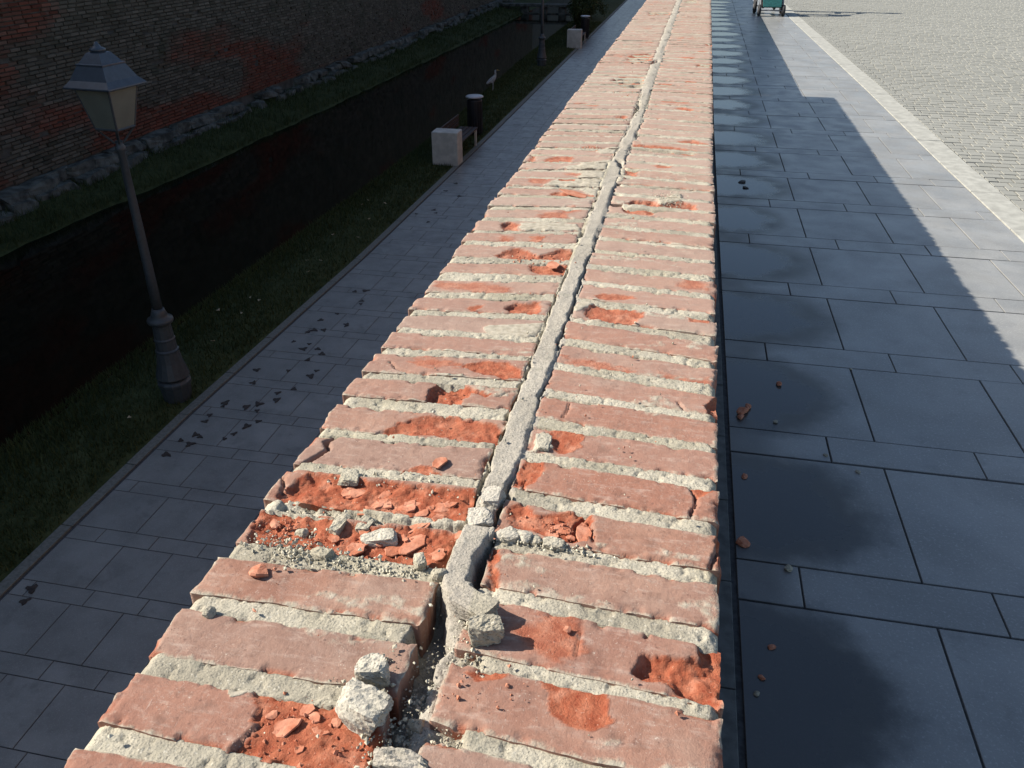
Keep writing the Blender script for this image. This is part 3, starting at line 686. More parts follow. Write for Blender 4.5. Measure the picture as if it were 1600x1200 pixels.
mv, mf, off = [], [], 0
for a, b, r in ((-1.55, .22, .006), (.22, 1.7, .0023), (1.7, 3.6, .005), (3.6, WALL_END, .010)):
    gu = np.linspace(-.4600, .0808, int(.541 / r) + 1); gv = np.arange(a, b + r * .5, r)
    u, v = np.meshgrid(gu, gv)
    z = mortar_height(u, v)
    for side, i, u0, u1, nl, nr, fl, fr in BRICK_Q:
        if max(fl, fr) < a or min(nl, nr) > b: continue
        j0 = max(0, int((min(nl, nr) - a) / r) - 1); j1 = int((max(fl, fr) - a) / r) + 2
        uu = u[j0:j1]; vv = v[j0:j1]
        if uu.size == 0: continue
        s = (uu - u0) / (u1 - u0)
        mg = max(.0035, r * 1.1); mu = max(.002, r * .9) / (u1 - u0)
        ins = (s > mu) & (s < 1 - mu) & (vv > nl + s * (nr - nl) + mg) & (vv < fl + s * (fr - fl) - mg)
        z[j0:j1][ins] = -.06
    ny, nx = u.shape
    V = np.stack([u, v, z], -1).reshape(-1, 3)
    idx = np.arange(nx * ny).reshape(ny, nx)
    F = np.stack([idx[:-1, :-1], idx[:-1, 1:], idx[1:, 1:], idx[1:, :-1]], -1).reshape(-1, 4)
    mv.append(V); mf.append(F + off); off += len(V)
    for cidx, flip in ((0, 1), (nx - 1, 0)):
        top = idx[:, cidx]; Bv = V[top].copy(); Bv[:, 2] = -.068
        bi = np.arange(len(top)) + off
        base = off - len(V) if cidx == 0 else off - len(V) - ny
        F2 = np.stack([top[:-1] + base, top[1:] + base, bi[1:], bi[:-1]], -1)
        mv.append(Bv); mf.append(F2 if flip else F2[:, ::-1]); off += len(Bv)
mesh_np('mortar_bed', to_local(np.concatenate(mv)), np.concatenate(mf), M_mortar, wall, smooth=True)

# wall body below the coping, with its coursed faces
box('wall_core', -.452 + .19, .073 + .19, -4.0 - 1, WALL_END - .01 - 1, -4.4 + 1, -.0675 + 1, M_mortar, wall)
def coursed(x, sgn, y0, y1, z0, z1, bl=.25, bh=.066, j=.018, seed=1, depth=.02):
    r = np.random.default_rng(seed); C = []; S = []
    n = int((z1 - z0) / (bh + j))
    for k in range(n):
        y = y0 + (k % 2) * bl * .5
        while y < y1:
            L = bl * r.uniform(.9, 1.06)
            C.append((x + sgn * r.uniform(-.004, .004), y + L / 2, z1 - j * .5 - (k + .5) * (bh + j) + r.uniform(-.003, .003)))
            S.append((depth, L / 2, bh / 2 * r.uniform(.93, 1.04))); y += L + j * r.uniform(.7, 1.3)
    return np.array(C), np.array(S)
for x, sgn, z0, sd in ((.070, 1, -1.0, 3), (-.449, -1, -4.3, 4)):
    C, S = coursed(x, sgn, -1.5, WALL_END - .3, z0, -.07, seed=sd)
    V, F = boxes_np(C, S, .14, 0, sgn)
    tag(mesh_np('face_bricks', to_local(V), F, M_brick, wall), kind='stuff')

# the lower stretch of parapet that follows on
w2 = thing('low_parapet', 'lower continuation of the brick parapet beyond the step', 'wall', (-.19, 9.4, -1.0))
box('wall_core', -.27, .27, -.05, 60, -3.4, .70, M_bwall, w2)
box('coping', -.285, .29, -.05, 60, .70, .76, M_mortar, w2, .01)

# ------------------------------------------------------------------ loose pieces on the wall
def chunk_mesh(lx, ly, lz, seed, boxy=.6, cuts=5):
    r = random.Random(seed)
    bm = bmesh.new(); bmesh.ops.create_cube(bm, size=2.0)
    bmesh.ops.subdivide_edges(bm, edges=bm.edges[:], cuts=cuts, use_grid_fill=True)
    planes = [(Vector((r.uniform(-1, 1), r.uniform(-1, 1), r.uniform(-.4, 1))).normalized(), r.uniform(.80, 1.05) if boxy < .7 else r.uniform(1.0, 1.35)) for _ in range(6)]
    cof = {(a, b, c): Vector((r.uniform(-.38, .22), r.uniform(-.38, .22), r.uniform(-.45, .15))) for a in (0, 1) for b in (0, 1) for c in (0, 1)}
    for v in bm.verts:
        p = v.co.copy(); w3 = [(x + 1) / 2 for x in p]
        for (a, b, c), of in cof.items():
            k = (w3[0] if a else 1 - w3[0]) * (w3[1] if b else 1 - w3[1]) * (w3[2] if c else 1 - w3[2])
            p += Vector((of.x * (1 if a else -1), of.y * (1 if b else -1), of.z * (1 if c else -1))) * k
        q = p.normalized() * 1.15
        p = p * boxy + q * (1 - boxy)
        for nrm, d in planes:
            e = p.dot(nrm) - d
            if e > 0: p -= nrm * e
        v.co = p
    bm.normal_update()
    nz = np.array([v.co[:] for v in bm.verts])
    f = (fbm(nz[:, 0] * 2.5 + nz[:, 2] * 1.7 + seed, nz[:, 1] * 2.5 - nz[:, 2] * 2.1, seed, 4) - .5) * (.36 if boxy < .7 else (.24 if boxy > .9 else .42)) \
        + (fbm(nz[:, 0] * 9 + nz[:, 2] * 7, nz[:, 1] * 9 - nz[:, 2] * 8 + seed, seed + 5, 3) - .5) * .15
    for v, k in zip(bm.verts, f): v.co += v.normal * float(k)
    for v in bm.verts:
        v.co = Vector((v.co.x * lx / 2, v.co.y * ly / 2, v.co.z * lz / 2))
    return bm

CH_LABEL = ['fallen slab of ridge mortar lying across the right bricks above the open trench',
 'whitish square mortar block resting just below the fallen ridge slab',
 'white mortar lump perched at the left brick end above the trench', 'large pale wedge of mortar overhanging the orange spalled brick at lower left',
 'rounded grey mortar block at the bottom of the trench', 'sandy yellowish mortar lump inside the trench',
 'upright white mortar stick in the ruined left bricks, leftmost of three', 'second upright mortar stick in the ruined left bricks',
 'flat white mortar bar lying below the two upright sticks', 'knobbly pale mortar lump at the front of the ruined bricks',
 'round grey mortar lump in the rubble of the ruined bricks', 'single white pebble on the near left brick edge',
 'grey mortar lump at the ridge end of the lump row', 'long white mortar lump, largest of the row on the right bricks',
 'round white mortar lump beside the long one in the row', 'tiny pale mortar lump near the end of the row',
 'pointed pale mortar splinter at the right end of the lump row', 'white broken ridge piece, farther of two beside the dark gap',
 'white broken ridge piece, nearer of two beside the dark gap', 'grey mortar lump by the corner of the left brick near the ridge',
 'rounded grey mortar lump between orange brick remains near the ridge', 'flat pale mortar shard at the top of the ruined bricks',
 'white mortar shard beside the ridge next to an orange brick patch']
for i, (kind, u, v, lx, ly, hm) in enumerate(CHUNK):
    h = hm * .001 * 1.35
    boxy = {'block': .84, 'wedge': .72, 'lump': .45, 'pebble': .5, 'ridgefallen': .97, 'ridgepiece': .92}[kind]
    ly2 = max(ly * .82, .007); rz = random.uniform(-.25, .25)
    zc = .0
    z0 = {0: .001, 1: .001, 2: -.002, 3: -.003, 4: -.024, 5: -.034, 6: -.016, 7: -.015, 8: -.014, 9: -.010, 10: -.016, 17: -.008, 18: -.008}.get(i, -.004)
    if kind == 'ridgefallen': rz = -.42
    if i in (6, 7): rz = -.15
    bm = chunk_mesh(lx * 1.05, ly2, h, 100 + i, boxy, 11 if lx > .025 else 6)
    o = from_bm('mortar_chunk', bm, M_sandy if i == 5 else (M_ridge if i in (2, 3, 8, 13, 14, 17, 18) else M_mortar), None, False)
    o.location = (u, v - ly * .08, z0 + h * .42); o.rotation_euler = (random.uniform(-.12, .12), random.uniform(-.12, .12), rz)
    tag(o, CH_LABEL[i], 'mortar chunk', 'loose mortar chunks on the parapet')

def flake_bm(lx, ly, th, seed):
    r = random.Random(seed); n = r.randint(7, 11)
    bm = bmesh.new(); rings = []
    for zz, sc in ((0, .92), (th * .5, 1.0), (th, .93)):
        ring = []
        rr = random.Random(seed + 1)
        for k in range(n):
            a = 2 * math.pi * (k + rr.uniform(-.25, .25)) / n; q = rr.uniform(.72, 1.12)
            ring.append(bm.verts.new((lx / 2 * q * sc * math.cos(a), ly / 2 * q * sc * math.sin(a), zz + th * .35 * math.sin(a * 2 + seed) + r.uniform(-.1, .1) * th)))
        rings.append(ring)
    for a, b in zip(rings[:-1], rings[1:]):
        for k in range(n): bm.faces.new((a[k], a[(k + 1) % n], b[(k + 1) % n], b[k]))
    c0 = bm.verts.new((0, 0, 0)); c1 = bm.verts.new((lx * .06, 0, th * 1.15))
    for k in range(n):
        bm.faces.new((rings[0][(k + 1) % n], rings[0][k], c0)); bm.faces.new((rings[-1][k], rings[-1][(k + 1) % n], c1))
    return bm

def mat_flake():
    t = NT('broken_brick')
    c = t.mix(t.ramp(t.noise(60, 4), .3, .7), (.38, .135, .075), (.52, .245, .16))
    c = t.mix(t.ramp(t.noise(220, 3), .6, .74, 0, .6), c, (.24, .05, .03))
    return t.fin(c, .9, t.bump(t.noise(300, 4), .5, .002), .15)
M_flake = mat_flake()
for _k in range(30):
    _v = random.choice((.685, .762)) + random.gauss(0, .014); _u = random.uniform(-.37, -.225)
    _l = random.uniform(.009, .024); FLAKE.append((_u, _v, _l, _l * random.uniform(.6, 1.0), random.choice((2, 3, 4))))
for _k in range(6):
    FLAKE.append((random.uniform(-.33, -.25), .43 + random.gauss(0, .014), random.uniform(.008, .02), random.uniform(.008, .014), 3))
for i, (u, v, lx, ly, hm) in enumerate(FLAKE):
    o = from_bm('brick_flake', flake_bm(lx * 1.1, max(ly * 1.0, .008), hm * .00062, 300 + i), M_flake)
    deep = (.65 < v < .79 and u < -.21)
    z = -.0065 - .002 * random.random() if deep else (-.005 if (u > -.14 and u < -.06 and .7 < v < .8) else (-.004 if v < .46 else .0025))
    o.location = (u, v, z); o.rotation_euler = (random.uniform(-.16, .16), random.uniform(-.16, .16), random.uniform(0, 3))
    if deep: lab, gr = 'flat orange brick flake in the hollow of the ruined left bricks', 'brick flakes in the ruined left bricks'
    elif -.14 < u < -.06 and .7 < v < .8: lab, gr = 'orange brick flake on the spalled right brick beside the mortar lumps', 'brick flakes on the right row'
    elif v < .46: lab, gr = 'orange brick flake on the spalled brick at the lower left', 'brick flakes on the nearest brick'
    else: lab, gr = {12: 'thin orange brick flake alone on a sound brown brick', 17: 'crumbly orange brick piece on the sound brick in front of the ruin', 21: 'tiny pale brick crumb on the orange right brick'}.get(i, 'pale brick flake on a spalled brick farther along the left row'), 'single brick flakes on the parapet'
    tag(o, lab, 'brick flake', gr)

# crumbs: far too many to count
M_crumb = simple('mortar_grit', (.45, .42, .33), .95, .35, 150, .1)
def crumbs(name, spots, mat, label, seed, smin=.0006, smax=.0032):
    r = np.random.default_rng(seed)
    base = np.array([(1, 0, 0), (-1, 0, 0), (0, 1, 0), (0, -1, 0), (0, 0, 1), (0, 0, -1)], float)
    fa = np.array([(0, 2, 4), (2, 1, 4), (1, 3, 4), (3, 0, 4), (2, 0, 5), (1, 2, 5), (3, 1, 5), (0, 3, 5)])
    VV = []; FF = []; off = 0
    for (cu, cv, su, sv, z, n) in spots:
        for k in range(int(n * .7)):
            s = smin + (smax - smin) * r.random() ** 3
            x, y = cu + r.normal() * su, cv + r.normal() * sv
            if not (-.455 < x < .078): continue
            b = base * s * r.uniform(.55, 1.25, (6, 3)) + r.normal(0, .15 * s, (6, 3))
            a = r.uniform(0, 6.28); ca, sa = math.cos(a), math.sin(a)
            b = np.stack([b[:, 0] * ca - b[:, 1] * sa, b[:, 0] * sa + b[:, 1] * ca, b[:, 2]], -1)
            VV.append(b + (x, y, z + s * .5 + abs(r.normal()) * .0015)); FF.append(fa + off); off += 6
    o = mesh_np(name, np.concatenate(VV), np.concatenate(FF), mat, None)
    return tag(o, label, 'crumbs', None, 'stuff')
crumbs('mortar_crumbs', [(-.185, .46, .018, .05, -.020, 1300), (-.21, .43, .012, .02, -.004, 160), (-.155, .575, .012, .012, .0, 160), (-.24, .475, .014, .012, .001, 120), (-.155, .54, .014, .03, -.006, 420), (-.15, .46, .014, .04, -.009, 420), (-.16, .415, .018, .02, -.012, 350), (-.23, .50, .006, .02, .0015, 120),
  (-.41, .715, .022, .018, -.014, 520), (-.36, .725, .03, .014, -.014, 320), (-.40, .655, .03, .010, -.004, 420), (-.33, .640, .05, .008, -.003, 520), (-.25, .642, .025, .008, -.004, 260),
  (-.30, .80, .07, .008, -.004, 300), (-.385, .622, .016, .006, .002, 50), (-.13, .718, .03, .006, -.002, 160), (-.09, .712, .03, .005, -.002, 80),
  (-.03, 2.07, .02, .03, .001, 260), (-.27, 2.55, .03, .02, .001, 80), (-.19, 3.2, .02, .15, .001, 240), (-.18, 1.5, .15, .5, .002, 120), (-.18, .8, .12, .25, .0025, 160)],
  M_crumb, 'pale mortar crumbs scattered in the trench and broken joints', 5)
crumbs('brick_crumbs', [(-.28, .755, .05, .012, -.012, 420), (-.25, .69, .04, .02, -.012, 420), (-.32, .68, .05, .016, -.013, 300), (-.29, .43, .03, .02, -.006, 260), (-.42, .69, .012, .012, -.010, 160),
  (-.41, .60, .015, .006, .002, 25), (-.09, .745, .03, .012, -.005, 180), (-.13, .50, .02, .012, .001, 30), (-.28, 1.02, .012, .012, -.012, 160), (-.27, 1.6, .04, .03, -.004, 200), (-.05, 2.07, .05, .02, -.008, 260), (-.18, 1.0, .15, .4, .002, 120),
  (-.25, 3.5, .04, .05, -.004, 160), (-.22, 4.3, .04, .08, -.004, 160)],
  M_flake, 'fine orange brick crumbs in the broken bricks', 6)

# ------------------------------------------------------------------ pavement and square beside the parapet (1 m below its top)
ZP = -1.0
def sheet(name, x0, x1, y0, y1, z, mat, kind='structure', parent=None):
    o = mesh_np(name, [(x0, y0, z), (x1, y0, z), (x1, y1, z), (x0, y1, z)], [(0, 1, 2, 3)], mat, parent)
    return tag(o, kind=kind) if parent is None else o

pavement = sheet('pavement', .02, 2.195, -6, 60, ZP - .005, M_joint)
square = sheet('square', 2.2, 160, -60, 200, ZP - .0045, simple('square_sand', (.165, .16, .138), .95, .2, 40, bump=.4))

def slab_np(q, zt, th=.03, gap=.004, bev=.0015):
    """one paving piece: corners q (near-left, near-right, far-right, far-left)"""
    q = np.array(q, float); c = q.mean(0)
    def inset(d):
        e = q - c; s = np.sign(e); return np.stack([q[:, 0] - s[:, 0] * d, q[:, 1] - s[:, 1] * d], -1)
    a, b = inset(gap), inset(gap + bev)
    V = np.concatenate([np.c_[a, np.full(4, zt - th)], np.c_[a, np.full(4, zt - bev * .7)], np.c_[b, np.full(4, zt)]])
    F = [(8, 9, 10, 11)] + [(k, (k + 1) % 4, 4 + (k + 1) % 4, 4 + k) for k in range(4)] + [(4 + k, 4 + (k + 1) % 4, 8 + (k + 1) % 4, 8 + k) for k in range(4)]
    return V, np.array([f for f in F])

def ip(v, xs, ys): return float(np.interp(v, xs, ys))
def WL(v): return ip(v, [0, 3, 5, 6.8, 9.9, 16.65, 30], [2.09, 2.0, 1.95, 1.897, 1.841, 1.653, 1.40])
BND = [lambda v: ip(v, [0, 2, 4.7, 7.6, 30], [.272, .260, .239, .221, .20]),
       lambda v: ip(v, [0, 1.75, 4.8, 10, 30], [.79, .772, .738, .705, .66]),
       lambda v: ip(v, [0, 2.7, 4.8, 10, 30], [1.30, 1.261, 1.218, 1.15, 1.06]),
       lambda v: ip(v, [0, 4.2, 6.3, 9.9, 16.65, 30], [1.80, 1.70, 1.605, 1.55, 1.40, 1.2]), WL]
def bnd(c, v):
    k = int(math.floor(c)); f = c - k
    k = min(max(k, 0), 4)
    a = BND[k](v)
    return a if f == 0 else a + f * (BND[min(k + 1, 4)](v) - a)
def lay(cols, v0, v1, zt, bfun, mat, parent, gap, acc=None, name='paving_slab'):
    for ca, cb in zip(cols[:-1], cols[1:]):
        j = random.uniform(-.004, .004)
        q = [(bfun(ca, v0), v0), (bfun(cb, v0), v0), (bfun(cb, v1), v1), (bfun(ca, v1), v1)]
        V, F = slab_np(q, zt + random.uniform(-.001, .001), .03, gap)
        if acc is None: mesh_np(name, V, F, mat, parent)
        else: acc.append((V, F))
def flush(acc, name, mat, parent):
    off = 0; VV = []; FF = []
    for V, F in acc: VV.append(V); FF.append(F + off); off += len(V)
    return tag(mesh_np(name, np.concatenate(VV), np.concatenate(FF), mat, parent), kind='stuff')

PER = .728
faracc = []
for k in range(-9, 60):
    n0 = 1.756 + k * PER
    acc = None if (k >= -1 and n0 < 21.5) else faracc
    fo = .35 if k % 2 == 0 else .66
    jv = random.uniform(-.006, .006)
    lay([0] + [c + fo + random.uniform(-.02, .02) for c in range(4)] + [4], n0 + jv, n0 + .168, ZP, bnd, M_slab, pavement, .0028, acc)
    lay([0, 1, 2, 3, 4], n0 + .168, n0 + PER + jv * 0, ZP, bnd, M_slab, pavement, .0032, acc)
flush(faracc, 'far_slabs', M_slab, pavement)
# narrow edging stones against the wall foot
v = -.45 - .378 * 10; eacc = []
M_edge = simple('edging_stone', (.105, .11, .105), .8, .25, 25, bump=.3)
while v < 24:
    q = [(.072, v), (BND[0](v) - .012, v), (BND[0](v + .378) - .012, v + .378), (.072, v + .378)]
    V, F = slab_np(q, ZP + .004 + random.uniform(-.002, .002), .03, .0025)
    mesh_np('edging_stone', V, F, M_edge, pavement); v += .378
# pale flush kerb between pavement and setts
v = -4.0
while v < 24:
    L = random.uniform(.55, .8)
    q = [(WL(v), v), (WL(v) + .195, v), (WL(v + L) + .195, v + L), (WL(v + L), v + L)]
    V, F = slab_np(q, ZP + .004 + random.uniform(-.001, .002), .03, .003)
    mesh_np('kerb_stone', V, F, M_white, pavement); v += L
# granite setts
C = []; S = []; T = []
r = np.random.default_rng(21)
vv = -3.0; row = 0
while vv < 27:
    d = .105 * r.uniform(.92, 1.08)
    u = WL(vv) + .200; first = True; umax = 3.6 + max(0, vv - 4.5) * .70
    while u < umax:
        w = .115 * r.uniform(.8, 1.25) * ((.55 if row % 2 else 1.0) if first else 1.0); first = False
        C.append((u + w / 2, vv + d / 2 + .02 * math.sin(u * 1.7 + row * .3) + r.uniform(-.005, .005), ZP - .010 + r.uniform(-.0022, .0016)))
        S.append((w / 2 - .0025, d / 2 - .0025, .010)); T.append(float(np.clip(.5 + r.normal() * .22 + .5 * (fbm(np.array([u * .4]), np.array([vv * .4]), 5)[0] - .5), 0, 1))); u += w
    vv += d; row += 1
C = np.array(C); S = np.array(S); T = np.array(T)
o_ = np.argsort(np.hypot(C[:, 0], C[:, 1]) + np.where(C[:, 1] < 4.4, 100, 0) + np.where(C[:, 0] > 2.25 + (C[:, 1] - 5.6) * .56, 50, 0))
near, rest = o_[:300], o_[300:]
for k in near:
    V, F = boxes_np(C[k:k + 1], S[k:k + 1], .10, 2, 1)
    mesh_np('sett', V, F, M_sett, square, {'tone': np.full(8, T[k])})
V, F = boxes_np(C[rest], S[rest], .10, 2, 1)
tag(mesh_np('far_setts', V, F, M_sett, square, {'tone': np.repeat(T[rest], 8)}), kind='stuff')

# ------------------------------------------------------------------ lower path, lawn, moat, fortress wall
ZL = -4.28
ZW = -4.68
path = sheet('path', -5.25, -.4, -6, 90, ZL - .005, M_joint)
def KI(v): return ip(v, [0, 4.8, 7, 12.2, 21, 62, 90], [-5.12, -5.19, -5.20, -5.03, -4.96, -4.93, -4.93])
def pb(c, v):   # column 0 = at the kerb, counting towards the parapet
    a = KI(v) + .02
    return a + (0 if c <= 0 else (.60 * c if c < 1 else .60 + .487 * (c - 1)))
pacc = []
for k in range(-14, 110):
    n0 = 4.13 + k * .728
    fo = .5 if k % 2 else .25
    shown = 2.6 < n0 < 21
    for c0, c1, acc in ((0, 4, None if shown else pacc), (4, 8, pacc)):
        fr_ = [c0] + [c + fo + random.uniform(-.05, .05) for c in range(c0, c1)] + [c1]
        lay(fr_, n0, n0 + .182, ZL, pb, M_path, path, .0045, acc)
        lay(list(range(c0, c1 + 1)), n0 + .182, n0 + .728, ZL, pb, M_path, path, .0045, acc)
flush(pacc, 'far_slabs', M_path, path)
v = 2.0
while v < 66:
    L = 1.0
    q = [(KI(v) - .125, v), (KI(v), v), (KI(v + L), v + L), (KI(v + L) - .125, v + L)]
    V, F = slab_np(q, ZL + .014 + random.uniform(-.003, .003), .10, .006, .004)
    mesh_np('kerb_stone', V, F, M_kerb, path); v += L

def LE(v): return ip(v, [0, 6, 10.7, 17, 22, 33, 60, 90], [-6.86, -6.82, -6.70, -6.48, -6.42, -6.75, -6.9, -7])
def strip(name, prof, y0, y1, dy, mat, amp=.02):
    ys = np.arange(y0, y1, dy); V = []
    for y in ys:
        for (fx, z) in prof:
            x = fx(y) if callable(fx) else fx
            V.append((x, y, z + (float(vnoise(x * 3, y * 3, 9)) - .5) * amp))
    n = len(prof); idx = np.arange(len(V)).reshape(-1, n)
    F = np.stack([idx[:-1, :-1], idx[:-1, 1:], idx[1:, 1:], idx[1:, :-1]], -1).reshape(-1, 4)[:, ::-1]
    return tag(mesh_np(name, V, F, mat, None, smooth=True), kind='structure')
strip('lawn', [(lambda v: KI(v) - .11, ZL - .01), (lambda v: KI(v) - .14, ZL + .01), (lambda v: (KI(v) + LE(v)) / 2, ZL + .02), (lambda v: LE(v) + .12, ZL - .02), (lambda v: LE(v), ZL - .10), (lambda v: LE(v) - .14, ZW - .05), (lambda v: LE(v) - .3, ZW - .3)], -4, 90, .35, M_soil, .03)
def FE(v): return ip(v, [0, 12, 18, 30, 48, 90], [-11.9, -11.85, -11.5, -11.2, -10.9, -10.8])
strip('bank', [(lambda v: FE(v) + .25, ZW - .25), (FE, ZW - .01), (lambda v: FE(v) - .35, ZW + .16), (lambda v: -12.75, ZW + .36), (lambda v: -13.2, ZW + .40)], -6, 110, .35, M_soil, .10)
sheet('water', -13.0, -6.3, -10, 110, ZW, M_water)
sheet('ground', -200, -.5, -80, 260, -6.0, M_soil)

def grass(name, n, sampler, label, seed, h=(.03, .09)):
    r = np.random.default_rng(seed)
    P = sampler(r, n); n = len(P)
    a = r.uniform(0, 6.28, n); hh = r.uniform(h[0], h[1], n); w = r.uniform(.004, .009, n) * (1 + P[:, 1] * .03)
    lean = r.normal(0, .35, (n, 2)) * hh[:, None]
    V = np.zeros((n, 3, 3))
    V[:, 0] = P + np.stack([np.cos(a) * w, np.sin(a) * w, -.01 + 0 * a], -1)
    V[:, 1] = P - np.stack([np.cos(a) * w, np.sin(a) * w, .01 + 0 * a], -1)
    V[:, 2] = P + np.stack([lean[:, 0], lean[:, 1], hh], -1)
    tn = np.clip(.45 + r.normal(0, .2, n) + .6 * (fbm(P[:, 0] * 1.5, P[:, 1] * 1.5, 4) - .5), 0, 1)
    o = mesh_np(name, V.reshape(-1, 3), np.arange(n * 3).reshape(n, 3), M_grass, None, {'tone': np.repeat(tn, 3)})
    return tag(o, label, 'grass', None, 'stuff')
def s_lawn(r, n):
    v = 3 + 45 * r.random(n) ** 1.6
    f = r.random(n) ** .9
    ki = np.array([KI(x) for x in v]); le = np.array([LE(x) for x in v])
    return np.stack([ki - .14 + f * (le - .02 - ki + .14), v, ZL + .005 - .05 * np.clip(f - .92, 0, 1) * 10], -1)
grass('lawn_grass', 75000, s_lawn, 'dark shaded grass strip between lower path and water', 2)
def s_bank(r, n):
    v = 8 + 50 * r.random(n) ** 1.4; f = r.random(n)
    fe = np.array([FE(x) for x in v])
    return np.stack([fe - .05 + f * (-12.8 - fe), v, ZW + .03 + f * .36], -1)
grass('bank_grass', 26000, s_bank, 'rough dark grass on the bank under the fortress wall', 3, (.06, .22))

fort = thing('fortress_wall', 'tall shaded old brick fortress wall with rough stone footing across the moat', 'wall', (-13.0, 20, ZW))
def fl(V):
    V = np.asarray(V, float).copy(); V[:, 0] += 13.0; V[:, 1] -= 20; V[:, 2] -= ZW; return V
M_fcore = simple('fortress_core', (.075, .07, .06), .95, .35, 3, bump=.6, bd=.01)
box('core', -3.0, -.02, -60, 110, -1.3, 11.0, M_fcore, fort)
C, S = coursed(-13.0, 1, 7.5, 70, -4.06, 1.0, .26, .062, .016, 31, .03)
rr = np.random.default_rng(8)
C[:, 0] += rr.normal(0, .007, len(C)); C[:, 0] -= np.where(rr.random(len(C)) < .05, .035, 0)
keep = rr.random(len(C)) > .012
C, S = C[keep], S[keep]
V, F = boxes_np(C, S, .16, 0, 1)
red = fbm(C[:, 1] * .28 + 2, C[:, 2] * .9, 61, 4)
red = sstep(.46, .62, red + np.interp(C[:, 1], [10, 22, 30, 60], [.12, .06, -.10, -.14]) + np.interp(C[:, 2], [-4, -3, -1.5], [.06, .05, -.12]))
tone = np.clip(.45 + rr.normal(0, .24, len(C)), 0, 1)
tag(mesh_np('masonry', fl(V), F, M_fort, fort, {'tone': np.repeat(tone, 8), 'red': np.repeat(np.clip(red * (.7 + .5 * rr.random(len(C))), 0, 1), 8)}), kind='stuff')
# stone footing, block by block
v = 9.0
while v < 66:
    for (zc, dep, hh) in ((-4.13, -12.88, .24), (-4.38, -12.72, .32)):
        L = random.uniform(.55, 1.15)
        if random.random() < (.07 if v < 22 else .30): continue
        bm = chunk_mesh(dep_ := random.uniform(.35, .5), L, hh * random.uniform(.9, 1.25), int(v * 100 + zc * 10), .95, 3)
        o = from_bm('stone', bm, M_stone, fort, False)
        o.location = (dep + 13.0 + random.uniform(-.06, .06), v + L / 2 - 20, zc - ZW + random.uniform(-.03, .03)); o.rotation_euler = (random.uniform(-.06, .06), random.uniform(-.08, .08), random.uniform(-.08, .08))
    v += .68

# ------------------------------------------------------------------ street lamps
def lamp(loc, label, rz=0.0):
    t = thing('street_lamp', label, 'street lamp', loc, rz, 'lamps along the lower path')
    lathe('plinth', [(.150, -.05), (.155, .0), (.178, .20), (.188, .215), (.188, .245), (.168, .27), (.135, .285)], M_conc if False else M_iron, t, 12, False)
    lathe('base', [(.12, .285), (.176, .30), (.186, .315), (.180, .335), (.140, .50), (.124, .62), (.129, .63), (.129, .645), (.113, .66), (.110, .76), (.116, .77), (.116, .785), (.106, .80), (.099, .94), (.105, .955), (.09, .97)], M_iron, t, 16, False)
    lathe('collar', [(.10, .965), (.135, .985), (.142, 1.005), (.135, 1.03), (.085, 1.05), (.088, 1.075), (.075, 1.11), (.062, 1.15)], M_iron, t, 20)
    lathe('pole', [(.055, 1.12), (.050, 1.6), (.044, 2.3), (.038, 2.86), (.052, 2.88), (.052, 2.91), (.036, 2.93), (.036, 2.97)], M_iron, t, 14)
    bm = bmesh.new()
    zb, zt, b, a = 3.10, 3.49, .125, .195
    for sx in (-1, 1):
        for sy in (-1, 1):
            tube(bm, (sx * b, sy * b, zb), (sx * a, sy * a, zt), .011, .011, 6)
            tube(bm, (sx * b, sy * b, zb), (sx * .03, sy * .03, 2.95), .009, .012, 6)
    for (h, c) in ((zb, b), (zt, a)):
        for k in range(4):
            p = [(-c, -c), (c, -c), (c, c), (-c, c)]
            tube(bm, (*p[k], h), (*p[(k + 1) % 4], h), .012, .012, 6)
    fr = from_bm('lantern_frame', bm, M_iron, t)
    for k in range(4):
        p = [(-1, -1), (1, -1), (1, 1), (-1, 1)]; p0, p1 = p[k], p[(k + 1) % 4]
        q = []
        for (pp, c, z) in ((p0, b, zb + .008), (p1, b, zb + .008), (p1, a, zt - .008), (p0, a, zt - .008)): q.append(Vector((pp[0] * c, pp[1] * c, z)))
        nrm = (q[1] - q[0]).cross(q[3] - q[0]).normalized() * .003
        V = [x - nrm for x in q] + [x + nrm for x in q]
        mesh_np('pane', V, [(3, 2, 1, 0), (4, 5, 6, 7), (0, 1, 5, 4), (1, 2, 6, 5), (2, 3, 7, 6), (3, 0, 4, 7)], M_pane, fr)
    s2 = math.sqrt(2)
    rf = lathe('roof', [(.255 * s2, 3.485), (.265 * s2, 3.495), (.263 * s2, 3.505), (.212 * s2, 3.56), (.150 * s2, 3.685), (.157 * s2, 3.69), (.157 * s2, 3.70), (.135 * s2, 3.705), (.078 * s2, 3.79), (.05 * s2, 3.80)], M_roof, t, 4, False, rot=math.pi / 4)
    lathe('finial', [(.045, 3.795), (.075, 3.81), (.075, 3.825), (.04, 3.84), (.025, 3.86), (.012, 3.885)], M_roof, t, 12)
    return t
lamp((-5.53, 7.33, ZL), 'grey iron street lamp with four-sided lantern on the lawn nearest the camera', R(-6))
lamp((-5.66, 32.5, ZL), 'distant thin street lamp post beside the far bench', R(4))

